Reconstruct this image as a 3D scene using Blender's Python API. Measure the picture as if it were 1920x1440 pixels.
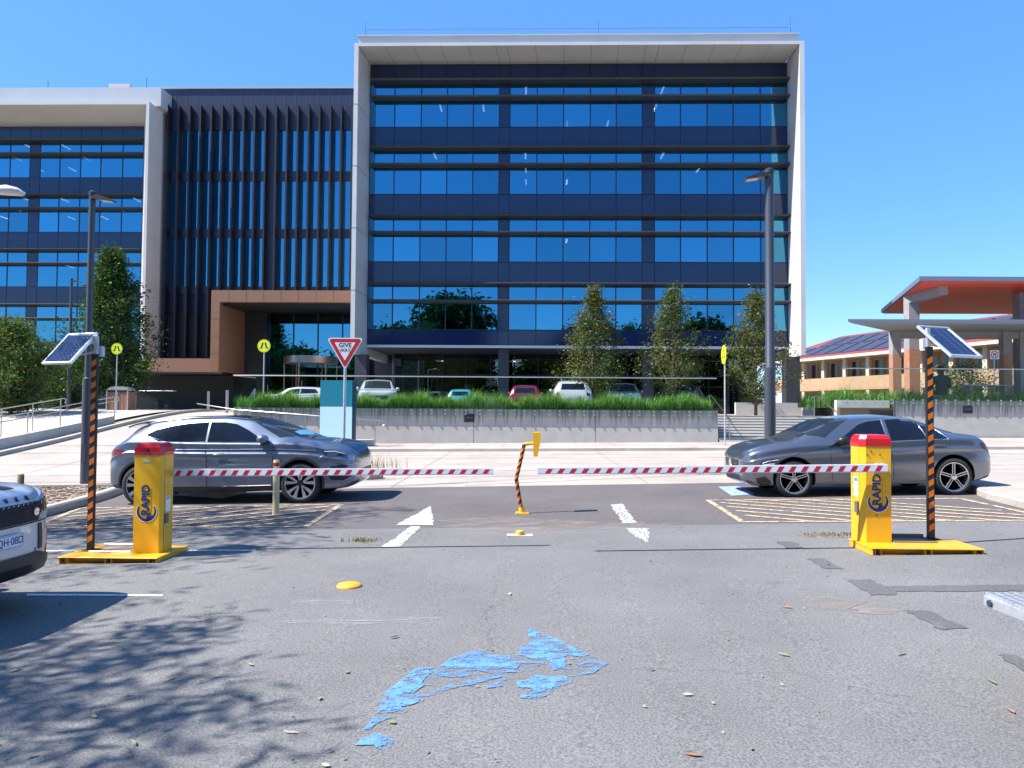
import bpy, bmesh, math, random
from math import sin, cos, pi, radians, atan2, sqrt
from mathutils import Vector, Matrix
from mathutils.geometry import delaunay_2d_cdt
from mathutils.bvhtree import BVHTree
random.seed(7)
R = radians
for o in list(bpy.data.objects): bpy.data.objects.remove(o)
sc = bpy.context.scene
col = sc.collection

# ---------------------------------------------------------------- camera
F = 1420.0
CAM = Vector((0, 0, 1.65))
CROT = Matrix.Rotation(R(1.4), 3, 'Z') @ Matrix.Rotation(R(90 + 1.815), 3, 'X') @ Matrix.Rotation(R(0.4), 3, 'Z')
cd = bpy.data.cameras.new('camera'); cam = bpy.data.objects.new('camera', cd); col.objects.link(cam)
cam.matrix_world = Matrix.Translation(CAM) @ CROT.to_4x4()
cd.sensor_width = 36; cd.lens = F / 1920 * 36; cd.clip_start = 0.05; cd.clip_end = 3000
sc.camera = cam
# ---------------------------------------------------------------- sky, sun, exposure
SUN = Vector((0.74, 0.19, -1.0)).normalized()      # the way sunlight travels
w = bpy.data.worlds.new('World'); sc.world = w; w.use_nodes = True
nt = w.node_tree; nt.nodes.clear()
sky = nt.nodes.new('ShaderNodeTexSky'); sky.sky_type = 'NISHITA'; sky.sun_disc = False
sky.sun_elevation = math.asin(-SUN.z); sky.sun_rotation = atan2(-SUN.x, -SUN.y)
sky.altitude = 600; sky.air_density = 1.0; sky.dust_density = 0.35; sky.ozone_density = 2.6
bg = nt.nodes.new('ShaderNodeBackground'); bg.inputs[1].default_value = 0.10
wo = nt.nodes.new('ShaderNodeOutputWorld')
hs = nt.nodes.new('ShaderNodeHueSaturation'); hs.inputs['Saturation'].default_value = 1.3; hs.inputs['Value'].default_value = 1.12; nt.links.new(sky.outputs[0], hs.inputs['Color']); mxs = nt.nodes.new('ShaderNodeMix'); mxs.data_type = 'RGBA'; mxs.inputs[0].default_value = .42; mxs.inputs[7].default_value = (1.12, 2.65, 6.3, 1); nt.links.new(hs.outputs[0], mxs.inputs[6]); nt.links.new(mxs.outputs[2], bg.inputs[0]); nt.links.new(bg.outputs[0], wo.inputs[0])
ld = bpy.data.lights.new('sun', 'SUN'); ld.energy = 4.9; ld.angle = R(0.5); ld.color = (1.0, 0.955, 0.90)
lo = bpy.data.objects.new('sun', ld); col.objects.link(lo)
lo.rotation_euler = SUN.to_track_quat('-Z', 'Y').to_euler(); lo.location = (-20, -5, 40)
sc.view_settings.view_transform = 'Standard'; sc.view_settings.look = 'None'
sc.view_settings.gamma = 1; sc.view_settings.exposure = 1.12
sc.render.engine = 'CYCLES'
sc.cycles.max_bounces = 8; sc.cycles.transparent_max_bounces = 24

# ---------------------------------------------------------------- helpers
def sm(t): t = max(0, min(1, t)); return t * t * (3 - 2 * t)
def gz(x, y):
    "height of the natural ground: the car park falls to the left, the driveway climbs to the entrance"
    s = 0.024 + (0.012 - 0.024) * sm((y - 16) / 10)
    z = s * max(-30, min(30, x))
    z += (1.34 - 0.012 * x * 1.0) * sm((y - 20) / 20) * sm((-9.5 - x) / 3.0)
    return z
def ray(px, py): return (CROT @ Vector(((px - 960) / F, -(py - 720) / F, -1)))
def G(px, py, dz=0.0):
    "point of the ground seen at a photo position"
    d = ray(px, py); z = 0
    for _ in range(30):
        t = (z + dz - CAM.z) / d.z; p = CAM + d * t; z = 0.6 * gz(p.x, p.y) + 0.4 * z
    return Vector((p.x, p.y, gz(p.x, p.y) + dz))
def W(px, py, Y):
    d = ray(px, py); return CAM + d * ((Y - CAM.y) / d.y)
def WX(px, Y, py=765): return W(px, py, Y).x
def WZ(py, Y, px=960): return W(px, py, Y).z

class MB:
    def __init__(s): s.v = []; s.f = []; s.m = []
    def add(s, vs, fs, m=0):
        n = len(s.v); s.v += [Vector(v) for v in vs]; s.f += [tuple(i + n for i in f) for f in fs]; s.m += [m] * len(fs); return s
    def box(s, x0, x1, y0, y1, z0, z1, m=0, M=None):
        vs = [Vector((x, y, z)) for z in (z0, z1) for x, y in ((x0, y0), (x1, y0), (x1, y1), (x0, y1))]
        if M: vs = [M @ v for v in vs]
        return s.add(vs, [(3, 2, 1, 0), (4, 5, 6, 7), (0, 1, 5, 4), (1, 2, 6, 5), (2, 3, 7, 6), (3, 0, 4, 7)], m)
    def bbox(s, x0, x1, y0, y1, z0, z1, b=0.01, m=0, M=None):
        "box with bevelled vertical and top edges"
        def ring(i, z): return [(x0 + i + b, y0 + i, z), (x1 - i - b, y0 + i, z), (x1 - i, y0 + i + b, z), (x1 - i, y1 - i - b, z), (x1 - i - b, y1 - i, z), (x0 + i + b, y1 - i, z), (x0 + i, y1 - i - b, z), (x0 + i, y0 + i + b, z)]
        return s.loft([ring(0, z0), ring(0, z1 - b), ring(b, z1)], m=m, M=M)
    def loft(s, rings, m=0, M=None, cap=True, closed=True):
        n = len(rings[0]); vs = [Vector(p) for r in rings for p in r]
        if M: vs = [M @ v for v in vs]
        fs = []
        for i in range(len(rings) - 1):
            for j in range(n if closed else n - 1):
                k = (j + 1) % n; fs.append((i * n + j, i * n + k, (i + 1) * n + k, (i + 1) * n + j))
        if cap: fs.append(tuple(reversed(range(n)))); fs.append(tuple((len(rings) - 1) * n + j for j in range(n)))
        return s.add(vs, fs, m)
    def prism(s, poly, ax, a, b, m=0, M=None):
        def p3(p, t): return {'x': (t, p[0], p[1]), 'y': (p[0], t, p[1]), 'z': (p[0], p[1], t)}[ax]
        ar = sum(poly[i][0] * poly[(i + 1) % len(poly)][1] - poly[(i + 1) % len(poly)][0] * poly[i][1] for i in range(len(poly)))
        if (ar < 0) != (ax == 'y'): poly = poly[::-1]
        return s.loft([[p3(p, a) for p in poly], [p3(p, b) for p in poly]], m=m, M=M)
    def tube(s, pts, r, n=8, m=0, cap=True, M=None):
        pts = [Vector(p) for p in pts]; rs = r if isinstance(r, (list, tuple)) else [r] * len(pts); rings = []
        d0 = (pts[1] - pts[0]).normalized(); a = d0.orthogonal().normalized()
        for i, p in enumerate(pts):
            d = (pts[min(i + 1, len(pts) - 1)] - pts[max(i - 1, 0)]).normalized()
            a = (a - d * a.dot(d)); a = a.normalized() if a.length > 1e-6 else d.orthogonal().normalized()
            b = d.cross(a); rings.append([p + (a * cos(2 * pi * k / n) + b * sin(2 * pi * k / n)) * rs[i] for k in range(n)])
        return s.loft(rings, m=m, cap=cap, M=M)
    def lathe(s, prof, n=24, ax='z', c=(0, 0, 0), m=0, cap=True, M=None):
        c = Vector(c); rings = []
        for r, h in prof:
            ring = []
            for k in range(n):
                a = 2 * pi * k / n; u, v = r * cos(a), r * sin(a)
                ring.append(c + Vector({'z': (u, v, h), 'y': (v, h, u), 'x': (h, u, v)}[ax]))
            rings.append(ring)
        return s.loft(rings, m=m, cap=cap, M=M)
    def sheet(s, poly, step, fn, m=0, holes=None):
        "triangulated 2-D outline, inside points on a grid, lifted to 3-D with fn"
        pts, tris = cdt(poly, step)
        vs = [fn(p) for p in pts]; ok = [v is not None for v in vs]
        fs = [t for t in tris if all(ok[i] for i in t)]
        return s.add([v if v is not None else Vector() for v in vs], fs, m)
    def build(s, name, mats, parent=None, smooth=None, world=False, loc=None):
        me = bpy.data.meshes.new(name)
        off = Vector((0, 0, 0))
        if world:
            if loc is None: loc = (0, 0, 0)
            off = Vector(parent.get('_loc', (0, 0, 0))) if parent else Vector(loc)
        me.from_pydata([tuple(v - off) for v in s.v], [], s.f)
        for mt in (mats if isinstance(mats, (list, tuple)) else [mats]): me.materials.append(mt)
        me.polygons.foreach_set('material_index', s.m)
        me.update()
        if smooth is not None:
            me.polygons.foreach_set('use_smooth', [True] * len(me.polygons))
            me.set_sharp_from_angle(angle=R(smooth))
        o = bpy.data.objects.new(name, me); col.objects.link(o)
        if parent: o.parent = parent
        elif world: o.location = loc
        return o

def dens(poly, step):
    out = []
    for i, p in enumerate(poly):
        q = poly[(i + 1) % len(poly)]; L = sqrt((q[0] - p[0]) ** 2 + (q[1] - p[1]) ** 2); n = max(1, int(L / step + .5))
        for k in range(n): out.append((p[0] + (q[0] - p[0]) * k / n, p[1] + (q[1] - p[1]) * k / n))
    return out
def inside(p, poly):
    c = False; n = len(poly)
    for i in range(n):
        a, b = poly[i], poly[i - 1]
        if (a[1] > p[1]) != (b[1] > p[1]) and p[0] < (b[0] - a[0]) * (p[1] - a[1]) / (b[1] - a[1]) + a[0]: c = not c
    return c
def cdt(poly, step):
    out = dens(poly, step); n = len(out)
    xs = [p[0] for p in out]; ys = [p[1] for p in out]; pts = list(out)
    x = min(xs) + step * .5
    while x < max(xs):
        y = min(ys) + step * .5
        while y < max(ys):
            if inside((x, y), out): pts.append((x, y))
            y += step
        x += step
    vs, es, fs, *_ = delaunay_2d_cdt([Vector(p) for p in pts], [(i, (i + 1) % n) for i in range(n)], [], 1, 1e-6)
    tris = []
    for f in fs:
        c = sum((vs[i] for i in f), Vector((0, 0))) / len(f)
        if inside(c, out):
            a = (vs[f[1]] - vs[f[0]]).cross(vs[f[2]] - vs[f[0]]) if len(f) > 2 else 1
            tris.append(tuple(f) if a > 0 else tuple(reversed(f)))
    return vs, tris

def thing(name, label, cat, loc=(0, 0, 0), rz=0, group=None, rot=None):
    o = bpy.data.objects.new(name, None); col.objects.link(o); o.location = loc; o['_loc'] = tuple(loc)
    o.rotation_euler = rot if rot else (0, 0, rz); o.empty_display_size = .2
    return tag(o, label, cat, group)
def tag(o, label, cat, group=None, kind=None):
    if label: o['label'] = label
    if cat: o['category'] = cat
    if group: o['group'] = group
    if kind: o['kind'] = kind
    return o
def struct(o, label=None, cat=None): o['kind'] = 'structure'; return tag(o, label, cat)
def dup(root, loc, rz=None, label=None, group=None, scale=None):
    def cp(o, par):
        c = o.copy(); col.objects.link(c)
        if par: c.parent = par
        for ch in list(kids.get(o, [])): cp(ch, c)
        return c
    kids = {}
    for o in col.objects:
        if o.parent: kids.setdefault(o.parent, []).append(o)
    r = cp(root, None); r.location = loc
    if rz is not None: r.rotation_euler = (0, 0, rz)
    if label: r['label'] = label
    if group: r['group'] = group
    if scale: r.scale = scale
    return r

# ---------------------------------------------------------------- materials
def mat(name, c, rough=.6, metal=0, var=0, vs=3., bump=0, bs=30., spec=.5, coat=0, c2=None, coatr=.03, stretch=None):
    m = bpy.data.materials.new(name); m.use_nodes = True; t = m.node_tree; b = t.nodes['Principled BSDF']
    b.inputs['Base Color'].default_value = (*c, 1); b.inputs['Roughness'].default_value = rough; b.inputs['Metallic'].default_value = metal
    b.inputs['Specular IOR Level'].default_value = spec; b.inputs['Coat Weight'].default_value = coat; b.inputs['Coat Roughness'].default_value = coatr
    tc = t.nodes.new('ShaderNodeTexCoord'); vec = tc.outputs['Object']
    if stretch:
        mp = t.nodes.new('ShaderNodeMapping'); mp.inputs['Scale'].default_value = stretch; t.links.new(vec, mp.inputs[0]); vec = mp.outputs[0]
    if var or c2:
        n = t.nodes.new('ShaderNodeTexNoise'); n.inputs['Scale'].default_value = vs; n.inputs['Detail'].default_value = 6; n.inputs['Roughness'].default_value = .62; t.links.new(vec, n.inputs['Vector'])
        r = t.nodes.new('ShaderNodeValToRGB'); r.color_ramp.elements[0].position = .32; r.color_ramp.elements[1].position = .68
        lo_ = c2 if c2 else tuple(x * (1 - var) for x in c); hi = c if c2 else tuple(min(1, x * (1 + var)) for x in c)
        r.color_ramp.elements[0].color = (*lo_, 1); r.color_ramp.elements[1].color = (*hi, 1)
        t.links.new(n.outputs['Fac'], r.inputs[0]); t.links.new(r.outputs[0], b.inputs['Base Color'])
    if bump:
        n2 = t.nodes.new('ShaderNodeTexNoise'); n2.inputs['Scale'].default_value = bs; n2.inputs['Detail'].default_value = 4; t.links.new(vec, n2.inputs['Vector'])
        bp = t.nodes.new('ShaderNodeBump'); bp.inputs['Strength'].default_value = bump; bp.inputs['Distance'].default_value = .01
        t.links.new(n2.outputs['Fac'], bp.inputs['Height']); t.links.new(bp.outputs[0], b.inputs['Normal'])
    return m
def emis(name, c, s):
    m = mat(name, c); b = m.node_tree.nodes['Principled BSDF']; b.inputs['Emission Color'].default_value = (*c, 1); b.inputs['Emission Strength'].default_value = s; return m
def glass(name, gl, tr, fac, rough=0.0, bl=.25, wav=0):
    m = bpy.data.materials.new(name); m.use_nodes = True; t = m.node_tree; t.nodes.clear()
    g = t.nodes.new('ShaderNodeBsdfGlossy'); g.inputs[0].default_value = (*gl, 1); g.inputs['Roughness'].default_value = rough
    tr_ = t.nodes.new('ShaderNodeBsdfTransparent'); tr_.inputs[0].default_value = (*tr, 1)
    mx = t.nodes.new('ShaderNodeMixShader'); o = t.nodes.new('ShaderNodeOutputMaterial')
    lw = t.nodes.new('ShaderNodeLayerWeight'); lw.inputs[0].default_value = bl
    mr = t.nodes.new('ShaderNodeMapRange'); mr.inputs[3].default_value = fac; mr.inputs[4].default_value = 1.0
    if wav:
        tcc = t.nodes.new('ShaderNodeTexCoord'); nn = t.nodes.new('ShaderNodeTexNoise'); nn.inputs['Scale'].default_value = .9; nn.inputs['Detail'].default_value = 1.5; bb_ = t.nodes.new('ShaderNodeBump'); bb_.inputs['Strength'].default_value = wav; bb_.inputs['Distance'].default_value = .05
        t.links.new(tcc.outputs['Object'], nn.inputs['Vector']); t.links.new(nn.outputs['Fac'], bb_.inputs['Height']); t.links.new(bb_.outputs[0], g.inputs['Normal'])
    t.links.new(lw.outputs['Fresnel'], mr.inputs[0]); t.links.new(mr.outputs[0], mx.inputs[0])
    t.links.new(tr_.outputs[0], mx.inputs[1]); t.links.new(g.outputs[0], mx.inputs[2]); t.links.new(mx.outputs[0], o.inputs[0])
    return m
def node(t, typ, **kw):
    n = t.nodes.new(typ)
    for k, v in kw.items():
        if isinstance(v, (int, float, tuple)): n.inputs[k.replace('_', ' ')].default_value = v
    return n

def ground_mat(name, c, dark, speck=.5, spot=1.0, scale=90, crack=False, bands=False, stain=(.55, .45, .36), stainf=.25):
    "aggregate surface: fine grain, broad mottling, pale and dark patches"
    m = bpy.data.materials.new(name); m.use_nodes = True; t = m.node_tree; b = t.nodes['Principled BSDF']; L = t.links.new
    tc = t.nodes.new('ShaderNodeTexCoord'); V = tc.outputs['Object']
    n1 = node(t, 'ShaderNodeTexNoise', Scale=float(scale), Detail=3., Roughness=.7); L(V, n1.inputs['Vector'])
    r1 = t.nodes.new('ShaderNodeValToRGB'); e = r1.color_ramp.elements; e[0].position = .33; e[0].color = (*dark, 1); e[1].position = .66; e[1].color = (*[x * (1 + speck) for x in c], 1)
    k = e.new(.5); k.color = (*c, 1); L(n1.outputs['Fac'], r1.inputs[0])
    n2 = node(t, 'ShaderNodeTexNoise', Scale=.45, Detail=5., Roughness=.6); L(V, n2.inputs['Vector'])
    r2 = t.nodes.new('ShaderNodeValToRGB'); e = r2.color_ramp.elements; e[0].position = .3; e[0].color = (.82, .82, .83, 1); e[1].position = .7; e[1].color = (1.13, 1.12, 1.1, 1)
    L(n2.outputs['Fac'], r2.inputs[0])
    mx = t.nodes.new('ShaderNodeMix'); mx.data_type = 'RGBA'; mx.blend_type = 'MULTIPLY'; mx.inputs[0].default_value = spot
    L(r1.outputs[0], mx.inputs[6]); L(r2.outputs[0], mx.inputs[7])
    n3 = node(t, 'ShaderNodeTexNoise', Scale=1.7, Detail=8., Roughness=.7); L(V, n3.inputs['Vector'])
    r3 = t.nodes.new('ShaderNodeValToRGB'); e = r3.color_ramp.elements; e[0].position = .58; e[0].color = (0, 0, 0, 1); e[1].position = .8; e[1].color = (1, 1, 1, 1); L(n3.outputs['Fac'], r3.inputs[0])
    ml = t.nodes.new('ShaderNodeMath'); ml.operation = 'MULTIPLY'; ml.inputs[1].default_value = stainf; L(r3.outputs[0], ml.inputs[0])
    m2 = t.nodes.new('ShaderNodeMix'); m2.data_type = 'RGBA'; L(ml.outputs[0], m2.inputs[0]); L(mx.outputs[2], m2.inputs[6]); m2.inputs[7].default_value = (*stain, 1)
    last = m2.outputs[2]
    if crack:
        v = node(t, 'ShaderNodeTexVoronoi', Scale=.35); v.feature = 'DISTANCE_TO_EDGE'
        nn = node(t, 'ShaderNodeTexNoise', Scale=2.2, Detail=6.); L(V, nn.inputs['Vector'])
        va = t.nodes.new('ShaderNodeVectorMath'); va.operation = 'MULTIPLY_ADD'; L(nn.outputs['Color'], va.inputs[0]); va.inputs[1].default_value = (.7, .7, .7); L(V, va.inputs[2]); L(va.outputs[0], v.inputs['Vector'])
        r4 = t.nodes.new('ShaderNodeValToRGB'); e = r4.color_ramp.elements; e[0].position = 0; e[0].color = (.6, .6, .6, 1); e[1].position = .004; e[1].color = (1, 1, 1, 1); L(v.outputs[0], r4.inputs[0])
        m3 = t.nodes.new('ShaderNodeMix'); m3.data_type = 'RGBA'; m3.blend_type = 'MULTIPLY'; m3.inputs[0].default_value = .6; L(last, m3.inputs[6]); L(r4.outputs[0], m3.inputs[7]); last = m3.outputs[2]
    L(last, b.inputs['Base Color']); b.inputs['Roughness'].default_value = .9; b.inputs['Specular IOR Level'].default_value = .25
    bp = t.nodes.new('ShaderNodeBump'); bp.inputs['Strength'].default_value = .5; bp.inputs['Distance'].default_value = .006; L(n1.outputs['Fac'], bp.inputs['Height']); L(bp.outputs[0], b.inputs['Normal'])
    return m
def worn_mat(name, c, cov=.5, scale=14, stretch=(1, 1, 1), soft=.06):
    "paint worn through to the surface below"
    m = bpy.data.materials.new(name); m.use_nodes = True; t = m.node_tree; b = t.nodes['Principled BSDF']; L = t.links.new
    tc = t.nodes.new('ShaderNodeTexCoord'); mp = t.nodes.new('ShaderNodeMapping'); mp.inputs['Scale'].default_value = stretch; L(tc.outputs['Object'], mp.inputs[0])
    n = node(t, 'ShaderNodeTexNoise', Scale=float(scale), Detail=9., Roughness=.72); L(mp.outputs[0], n.inputs['Vector'])
    nf = node(t, 'ShaderNodeTexNoise', Scale=70., Detail=4., Roughness=.7); L(tc.outputs['Object'], nf.inputs['Vector'])
    ma = t.nodes.new('ShaderNodeMath'); ma.operation = 'MULTIPLY_ADD'; L(nf.outputs['Fac'], ma.inputs[0]); ma.inputs[1].default_value = .42; L(n.outputs['Fac'], ma.inputs[2])
    r = t.nodes.new('ShaderNodeValToRGB'); e = r.color_ramp.elements; e[0].position = max(0, cov + .21 - soft); e[1].position = min(1, cov + .21 + soft); e[0].color = (1, 1, 1, 1); e[1].color = (0, 0, 0, 1); L(ma.outputs[0], r.inputs[0])
    n2 = node(t, 'ShaderNodeTexNoise', Scale=60., Detail=3.); L(tc.outputs['Object'], n2.inputs['Vector'])
    r2 = t.nodes.new('ShaderNodeValToRGB'); e = r2.color_ramp.elements; e[0].position = .35; e[0].color = (*[x * .78 for x in c], 1); e[1].position = .6; e[1].color = (*c, 1); L(n2.outputs['Fac'], r2.inputs[0])
    L(r2.outputs[0], b.inputs['Base Color']); L(r.outputs[0], b.inputs['Alpha']); b.inputs['Roughness'].default_value = .8; b.inputs['Specular IOR Level'].default_value = .3
    return m
def wall_mat(name, c, dark, streak=.8, top=None):
    "cast concrete with dark runs below its top edge"
    m = bpy.data.materials.new(name); m.use_nodes = True; t = m.node_tree; b = t.nodes['Principled BSDF']; L = t.links.new
    tc = t.nodes.new('ShaderNodeTexCoord'); V = tc.outputs['Object']
    n = node(t, 'ShaderNodeTexNoise', Scale=2.2, Detail=6., Roughness=.6); L(V, n.inputs['Vector'])
    r = t.nodes.new('ShaderNodeValToRGB'); e = r.color_ramp.elements; e[0].position = .3; e[0].color = (*[x * .84 for x in c], 1); e[1].position = .7; e[1].color = (*c, 1); L(n.outputs['Fac'], r.inputs[0])
    mp = t.nodes.new('ShaderNodeMapping'); mp.inputs['Scale'].default_value = (9, 9, .5); L(V, mp.inputs[0])
    n2 = node(t, 'ShaderNodeTexNoise', Scale=1., Detail=5., Roughness=.65); L(mp.outputs[0], n2.inputs['Vector'])
    sx = t.nodes.new('ShaderNodeSeparateXYZ'); L(V, sx.inputs[0])
    mr = t.nodes.new('ShaderNodeMapRange'); mr.inputs[1].default_value = (top or 1.6) - 1.0; mr.inputs[2].default_value = (top or 1.6); mr.inputs[3].default_value = -.20; mr.inputs[4].default_value = .12; L(sx.outputs[2], mr.inputs[0])
    ad = t.nodes.new('ShaderNodeMath'); L(n2.outputs['Fac'], ad.inputs[0]); L(mr.outputs[0], ad.inputs[1])
    r2 = t.nodes.new('ShaderNodeValToRGB'); e = r2.color_ramp.elements; e[0].position = .47; e[0].color = (0, 0, 0, 1); e[1].position = .66; e[1].color = (1, 1, 1, 1); L(ad.outputs[0], r2.inputs[0])
    ml = t.nodes.new('ShaderNodeMath'); ml.operation = 'MULTIPLY'; ml.inputs[1].default_value = streak; L(r2.outputs[0], ml.inputs[0])
    mx = t.nodes.new('ShaderNodeMix'); mx.data_type = 'RGBA'; L(ml.outputs[0], mx.inputs[0]); L(r.outputs[0], mx.inputs[6]); mx.inputs[7].default_value = (*dark, 1)
    L(mx.outputs[2], b.inputs['Base Color']); b.inputs['Roughness'].default_value = .85
    return m

ASPH = ground_mat('old_grey_asphalt', (.160, .158, .154), (.085, .085, .085), speck=.42, scale=75, crack=True, stain=(.24, .22, .20), stainf=.35)
ASPH2 = ground_mat('brown_asphalt', (.118, .106, .106), (.060, .053, .054), speck=.6, scale=80, stain=(.22, .18, .15), stainf=.4)
PATCH = ground_mat('patch_asphalt', (.085, .087, .095), (.045, .046, .05), speck=.4, scale=80)
CONC = ground_mat('pale_concrete', (.375, .328, .285), (.31, .275, .245), speck=.08, scale=40, stain=(.26, .235, .21), stainf=.55)
CONC2 = ground_mat('kerb_concrete', (.42, .39, .34), (.33, .30, .26), speck=.1, scale=30, stain=(.2, .18, .16), stainf=.6)
MULCH = ground_mat('brown_mulch', (.25, .20, .15), (.06, .045, .03), speck=.9, scale=32)
EARTH = ground_mat('bare_earth', (.22, .19, .14), (.12, .1, .07), scale=10)
WALLC = wall_mat('stained_concrete', (.46, .435, .40), (.15, .145, .14), top=1.62)
WALLP = mat('smooth_pale_concrete', (.46, .45, .43), .85, var=.08, vs=2)
WHITE = mat('white_paint', (.78, .78, .76), .5)
# ================================================================ ground, road, kerbs
def sheet_xy(name, poly, m, dz, step=1.0, label=None):
    mb = MB(); mb.sheet(poly, step, lambda p: Vector((p[0], p[1], gz(p[0], p[1]) + dz)), 0)
    return struct(mb.build(name, m))
far = [(-400, -300), (400, -300), (400, 600), (-400, 600)]
mb = MB(); xs = [-400, -120, -60, -40] + list(range(-30, 31)) + [40, 60, 120, 400]; ys = [-300, -100, -40, -20] + list(range(-10, 62)) + [80, 120, 250, 600]
mb.add([(x, y, gz(x, y) - .04) for y in ys for x in xs], [(j * len(xs) + i, j * len(xs) + i + 1, (j + 1) * len(xs) + i + 1, (j + 1) * len(xs) + i) for j in range(len(ys) - 1) for i in range(len(xs) - 1)])
struct(mb.build('ground', EARTH))
def g2(px, py): p = G(px, py); return (p.x, p.y)
# asphalt / concrete lines from the photo
LA = g2(560, 921); LB = g2(1250, 906); SEA = g2(400, 990)[1]; SEB = g2(1500, 986)[1]
ROADY = G(900, 912).y
struct(sheet_xy('car_park_asphalt', [(-40, -25), (30, -25), (30, SEB), (-40, SEA)], ASPH, 0, 1.2))
struct(sheet_xy('bay_asphalt', [(-40, SEA), (30, SEB), (30, ROADY), (-40, ROADY)], ASPH2, 0, 1.0))
struct(sheet_xy('concrete_road', [(-60, ROADY), (60, ROADY), (60, 29.4), (-12.4, 29.4), (-12.6, 46), (-17.2, 46), (-17.6, 29.0), (-19.5, 26.0), (-60, 22.5)], CONC, 0, .9))

def wall_strip(mb, pts, h, wd, dz=0, m=0):
    "kerb: a strip of real height following a ground line"
    n = len(pts); rings = []
    for i, p in enumerate(pts):
        a = Vector(pts[max(0, i - 1)][:2]); b = Vector(pts[min(n - 1, i + 1)][:2]); d = (b - a).normalized(); nn = Vector((-d.y, d.x))
        z = (p[2] if len(p) > 2 else gz(p[0], p[1])) + dz; x, y = p[0], p[1]; r = min(.03, h * .3)
        rings.append([(x, y, z - .05), (x, y, z + h - r), (x + nn.x * r, y + nn.y * r, z + h), (x + nn.x * wd, y + nn.y * wd, z + h), (x + nn.x * wd, y + nn.y * wd, z - .05)][::-1])
    mb.loft(rings, m=m)
def densl(pts, step=.5):
    out = []
    for i in range(len(pts) - 1):
        p, q = Vector(pts[i]), Vector(pts[i + 1]); n = max(1, int((q - p).length / step))
        out += [tuple(p + (q - p) * k / n) for k in range(n)]
    return out + [tuple(pts[-1])]
FPY = 29.0          # kerb of the footpath before the wall
mb = MB(); wall_strip(mb, densl([(-9.0, FPY), (34, FPY)], 1), .14, .35)
struct(mb.build('footpath_kerb', CONC2))
mb = MB(); mb.sheet([(-9, FPY + .35), (36, FPY + .35), (36, 36.3), (-13, 36.3), (-13, 31.4)], 1.0, lambda p: Vector((p[0], p[1], gz(p[0] if p[0] > -9 else -9, p[1]) + .14)))
struct(mb.build('footpath', CONC))
# expansion joints of the road: thin dark grooves
mb = MB()
JM = mat('joint_filler', (.20, .18, .16), .9)
for x in (-14, -8.5, -3, 2.5, 8, 13.5, 19, 24): mb.sheet([(x, ROADY + .1), (x + .025, ROADY + .1), (x + .025, FPY - .05), (x, FPY - .05)], 1.5, lambda p: Vector((p[0], p[1], gz(p[0], p[1]) + .004)))
mb.sheet([(-25, 22.5), (34, 22.5), (34, 22.54), (-25, 22.54)], 1.5, lambda p: Vector((p[0], p[1], gz(p[0], p[1]) + .0045)))
for k in range(28): x = -8.6 + k * 1.5; mb.sheet([(x, FPY + .4), (x + .02, FPY + .4), (x + .02, 32.6), (x, 32.6)], 1.5, lambda p: Vector((p[0], p[1], gz(p[0], p[1]) + .144)))
struct(mb.build('road_joints', JM))

TM = worn_mat('tyre_track', (.20, .18, .16), .36, 4, (.5, 5, 1), soft=.22)
mb = MB()
for (a, b, c_, wd) in (((-24, 18.4), (-2, 18.0), (30, 18.9), .28), ((-24, 20.0), (-2, 19.7), (30, 20.5), .28), ((-24, 24.6), (0, 25.2), (32, 24.7), .3), ((-24, 26.3), (0, 26.9), (32, 26.3), .3), ((-3, 16.2), (1.5, 18.5), (9, 20.3), .25), ((-1.4, 16.2), (3, 18.0), (10, 19.2), .25)):
    P_ = [Vector(a) * (1 - t) ** 2 + Vector(b) * 2 * t * (1 - t) + Vector(c_) * t * t for t in [k / 14 for k in range(15)]]
    q = [(p.x, p.y) for p in P_] + [(p.x, p.y + wd) for p in reversed(P_)]
    mb.sheet(q, 1.2, lambda p: Vector((p[0], p[1], gz(p[0], p[1]) + .0065)))
struct(mb.build('tyre_tracks', TM))
# left garden island with kerb and mulch
kl = [G(-180, 968), G(60, 975), G(110, 962), G(160, 948), G(205, 934), G(236, 922)]
kp = [(p.x, p.y) for p in kl] + [(-5.95, 14.6), (-5.9, 15.4), (-6.2, ROADY + .15), (-9, ROADY + .3), (-30, ROADY + .3)]
kpd = densl(kp, .3)
mb = MB(); wall_strip(mb, kpd, .15, .16)
struct(mb.build('island_kerb', CONC2))
inner = [(kpd[0][0], kpd[0][1] + .1)] + [(p[0] - .08, p[1] + .06) for p in kpd[1:-1]] + [(-30, ROADY + .1)]
mb = MB(); mb.sheet([(p[0], min(p[1], ROADY + .15)) for p in inner] , .5, lambda p: Vector((p[0], p[1], gz(p[0], p[1]) + .11)))
tag(mb.build('mulch', MULCH), 'brown bark mulch in the kerbed bed at the left', 'mulch', kind='stuff')
# chips
mb = MB(); rnd = random.Random(3)
poly = [(p[0], min(p[1], ROADY + .1)) for p in inner]
CH = [mat('bark_chip_pale', (.36, .29, .21), .9), mat('bark_chip_dark', (.13, .09, .06), .9)]
c = 0
while c < 2600:
    x = rnd.uniform(-13, -5.9); y = rnd.uniform(11, ROADY)
    if not inside((x, y), poly): continue
    a = rnd.uniform(0, pi); l = rnd.uniform(.02, .05); wd = l * rnd.uniform(.25, .6); z = gz(x, y) + .115 + rnd.uniform(0, .02); t = rnd.uniform(-.4, .4)
    M = Matrix.Translation((x, y, z)) @ Matrix.Rotation(a, 4, 'Z') @ Matrix.Rotation(t, 4, 'X')
    mb.box(-l, l, -wd, wd, 0, .01, m=rnd.choice((0, 0, 1)), M=M); c += 1
tag(mb.build('bark_chips', CH), 'loose bark chips scattered over the left garden bed', 'bark chips', kind='stuff')

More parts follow.
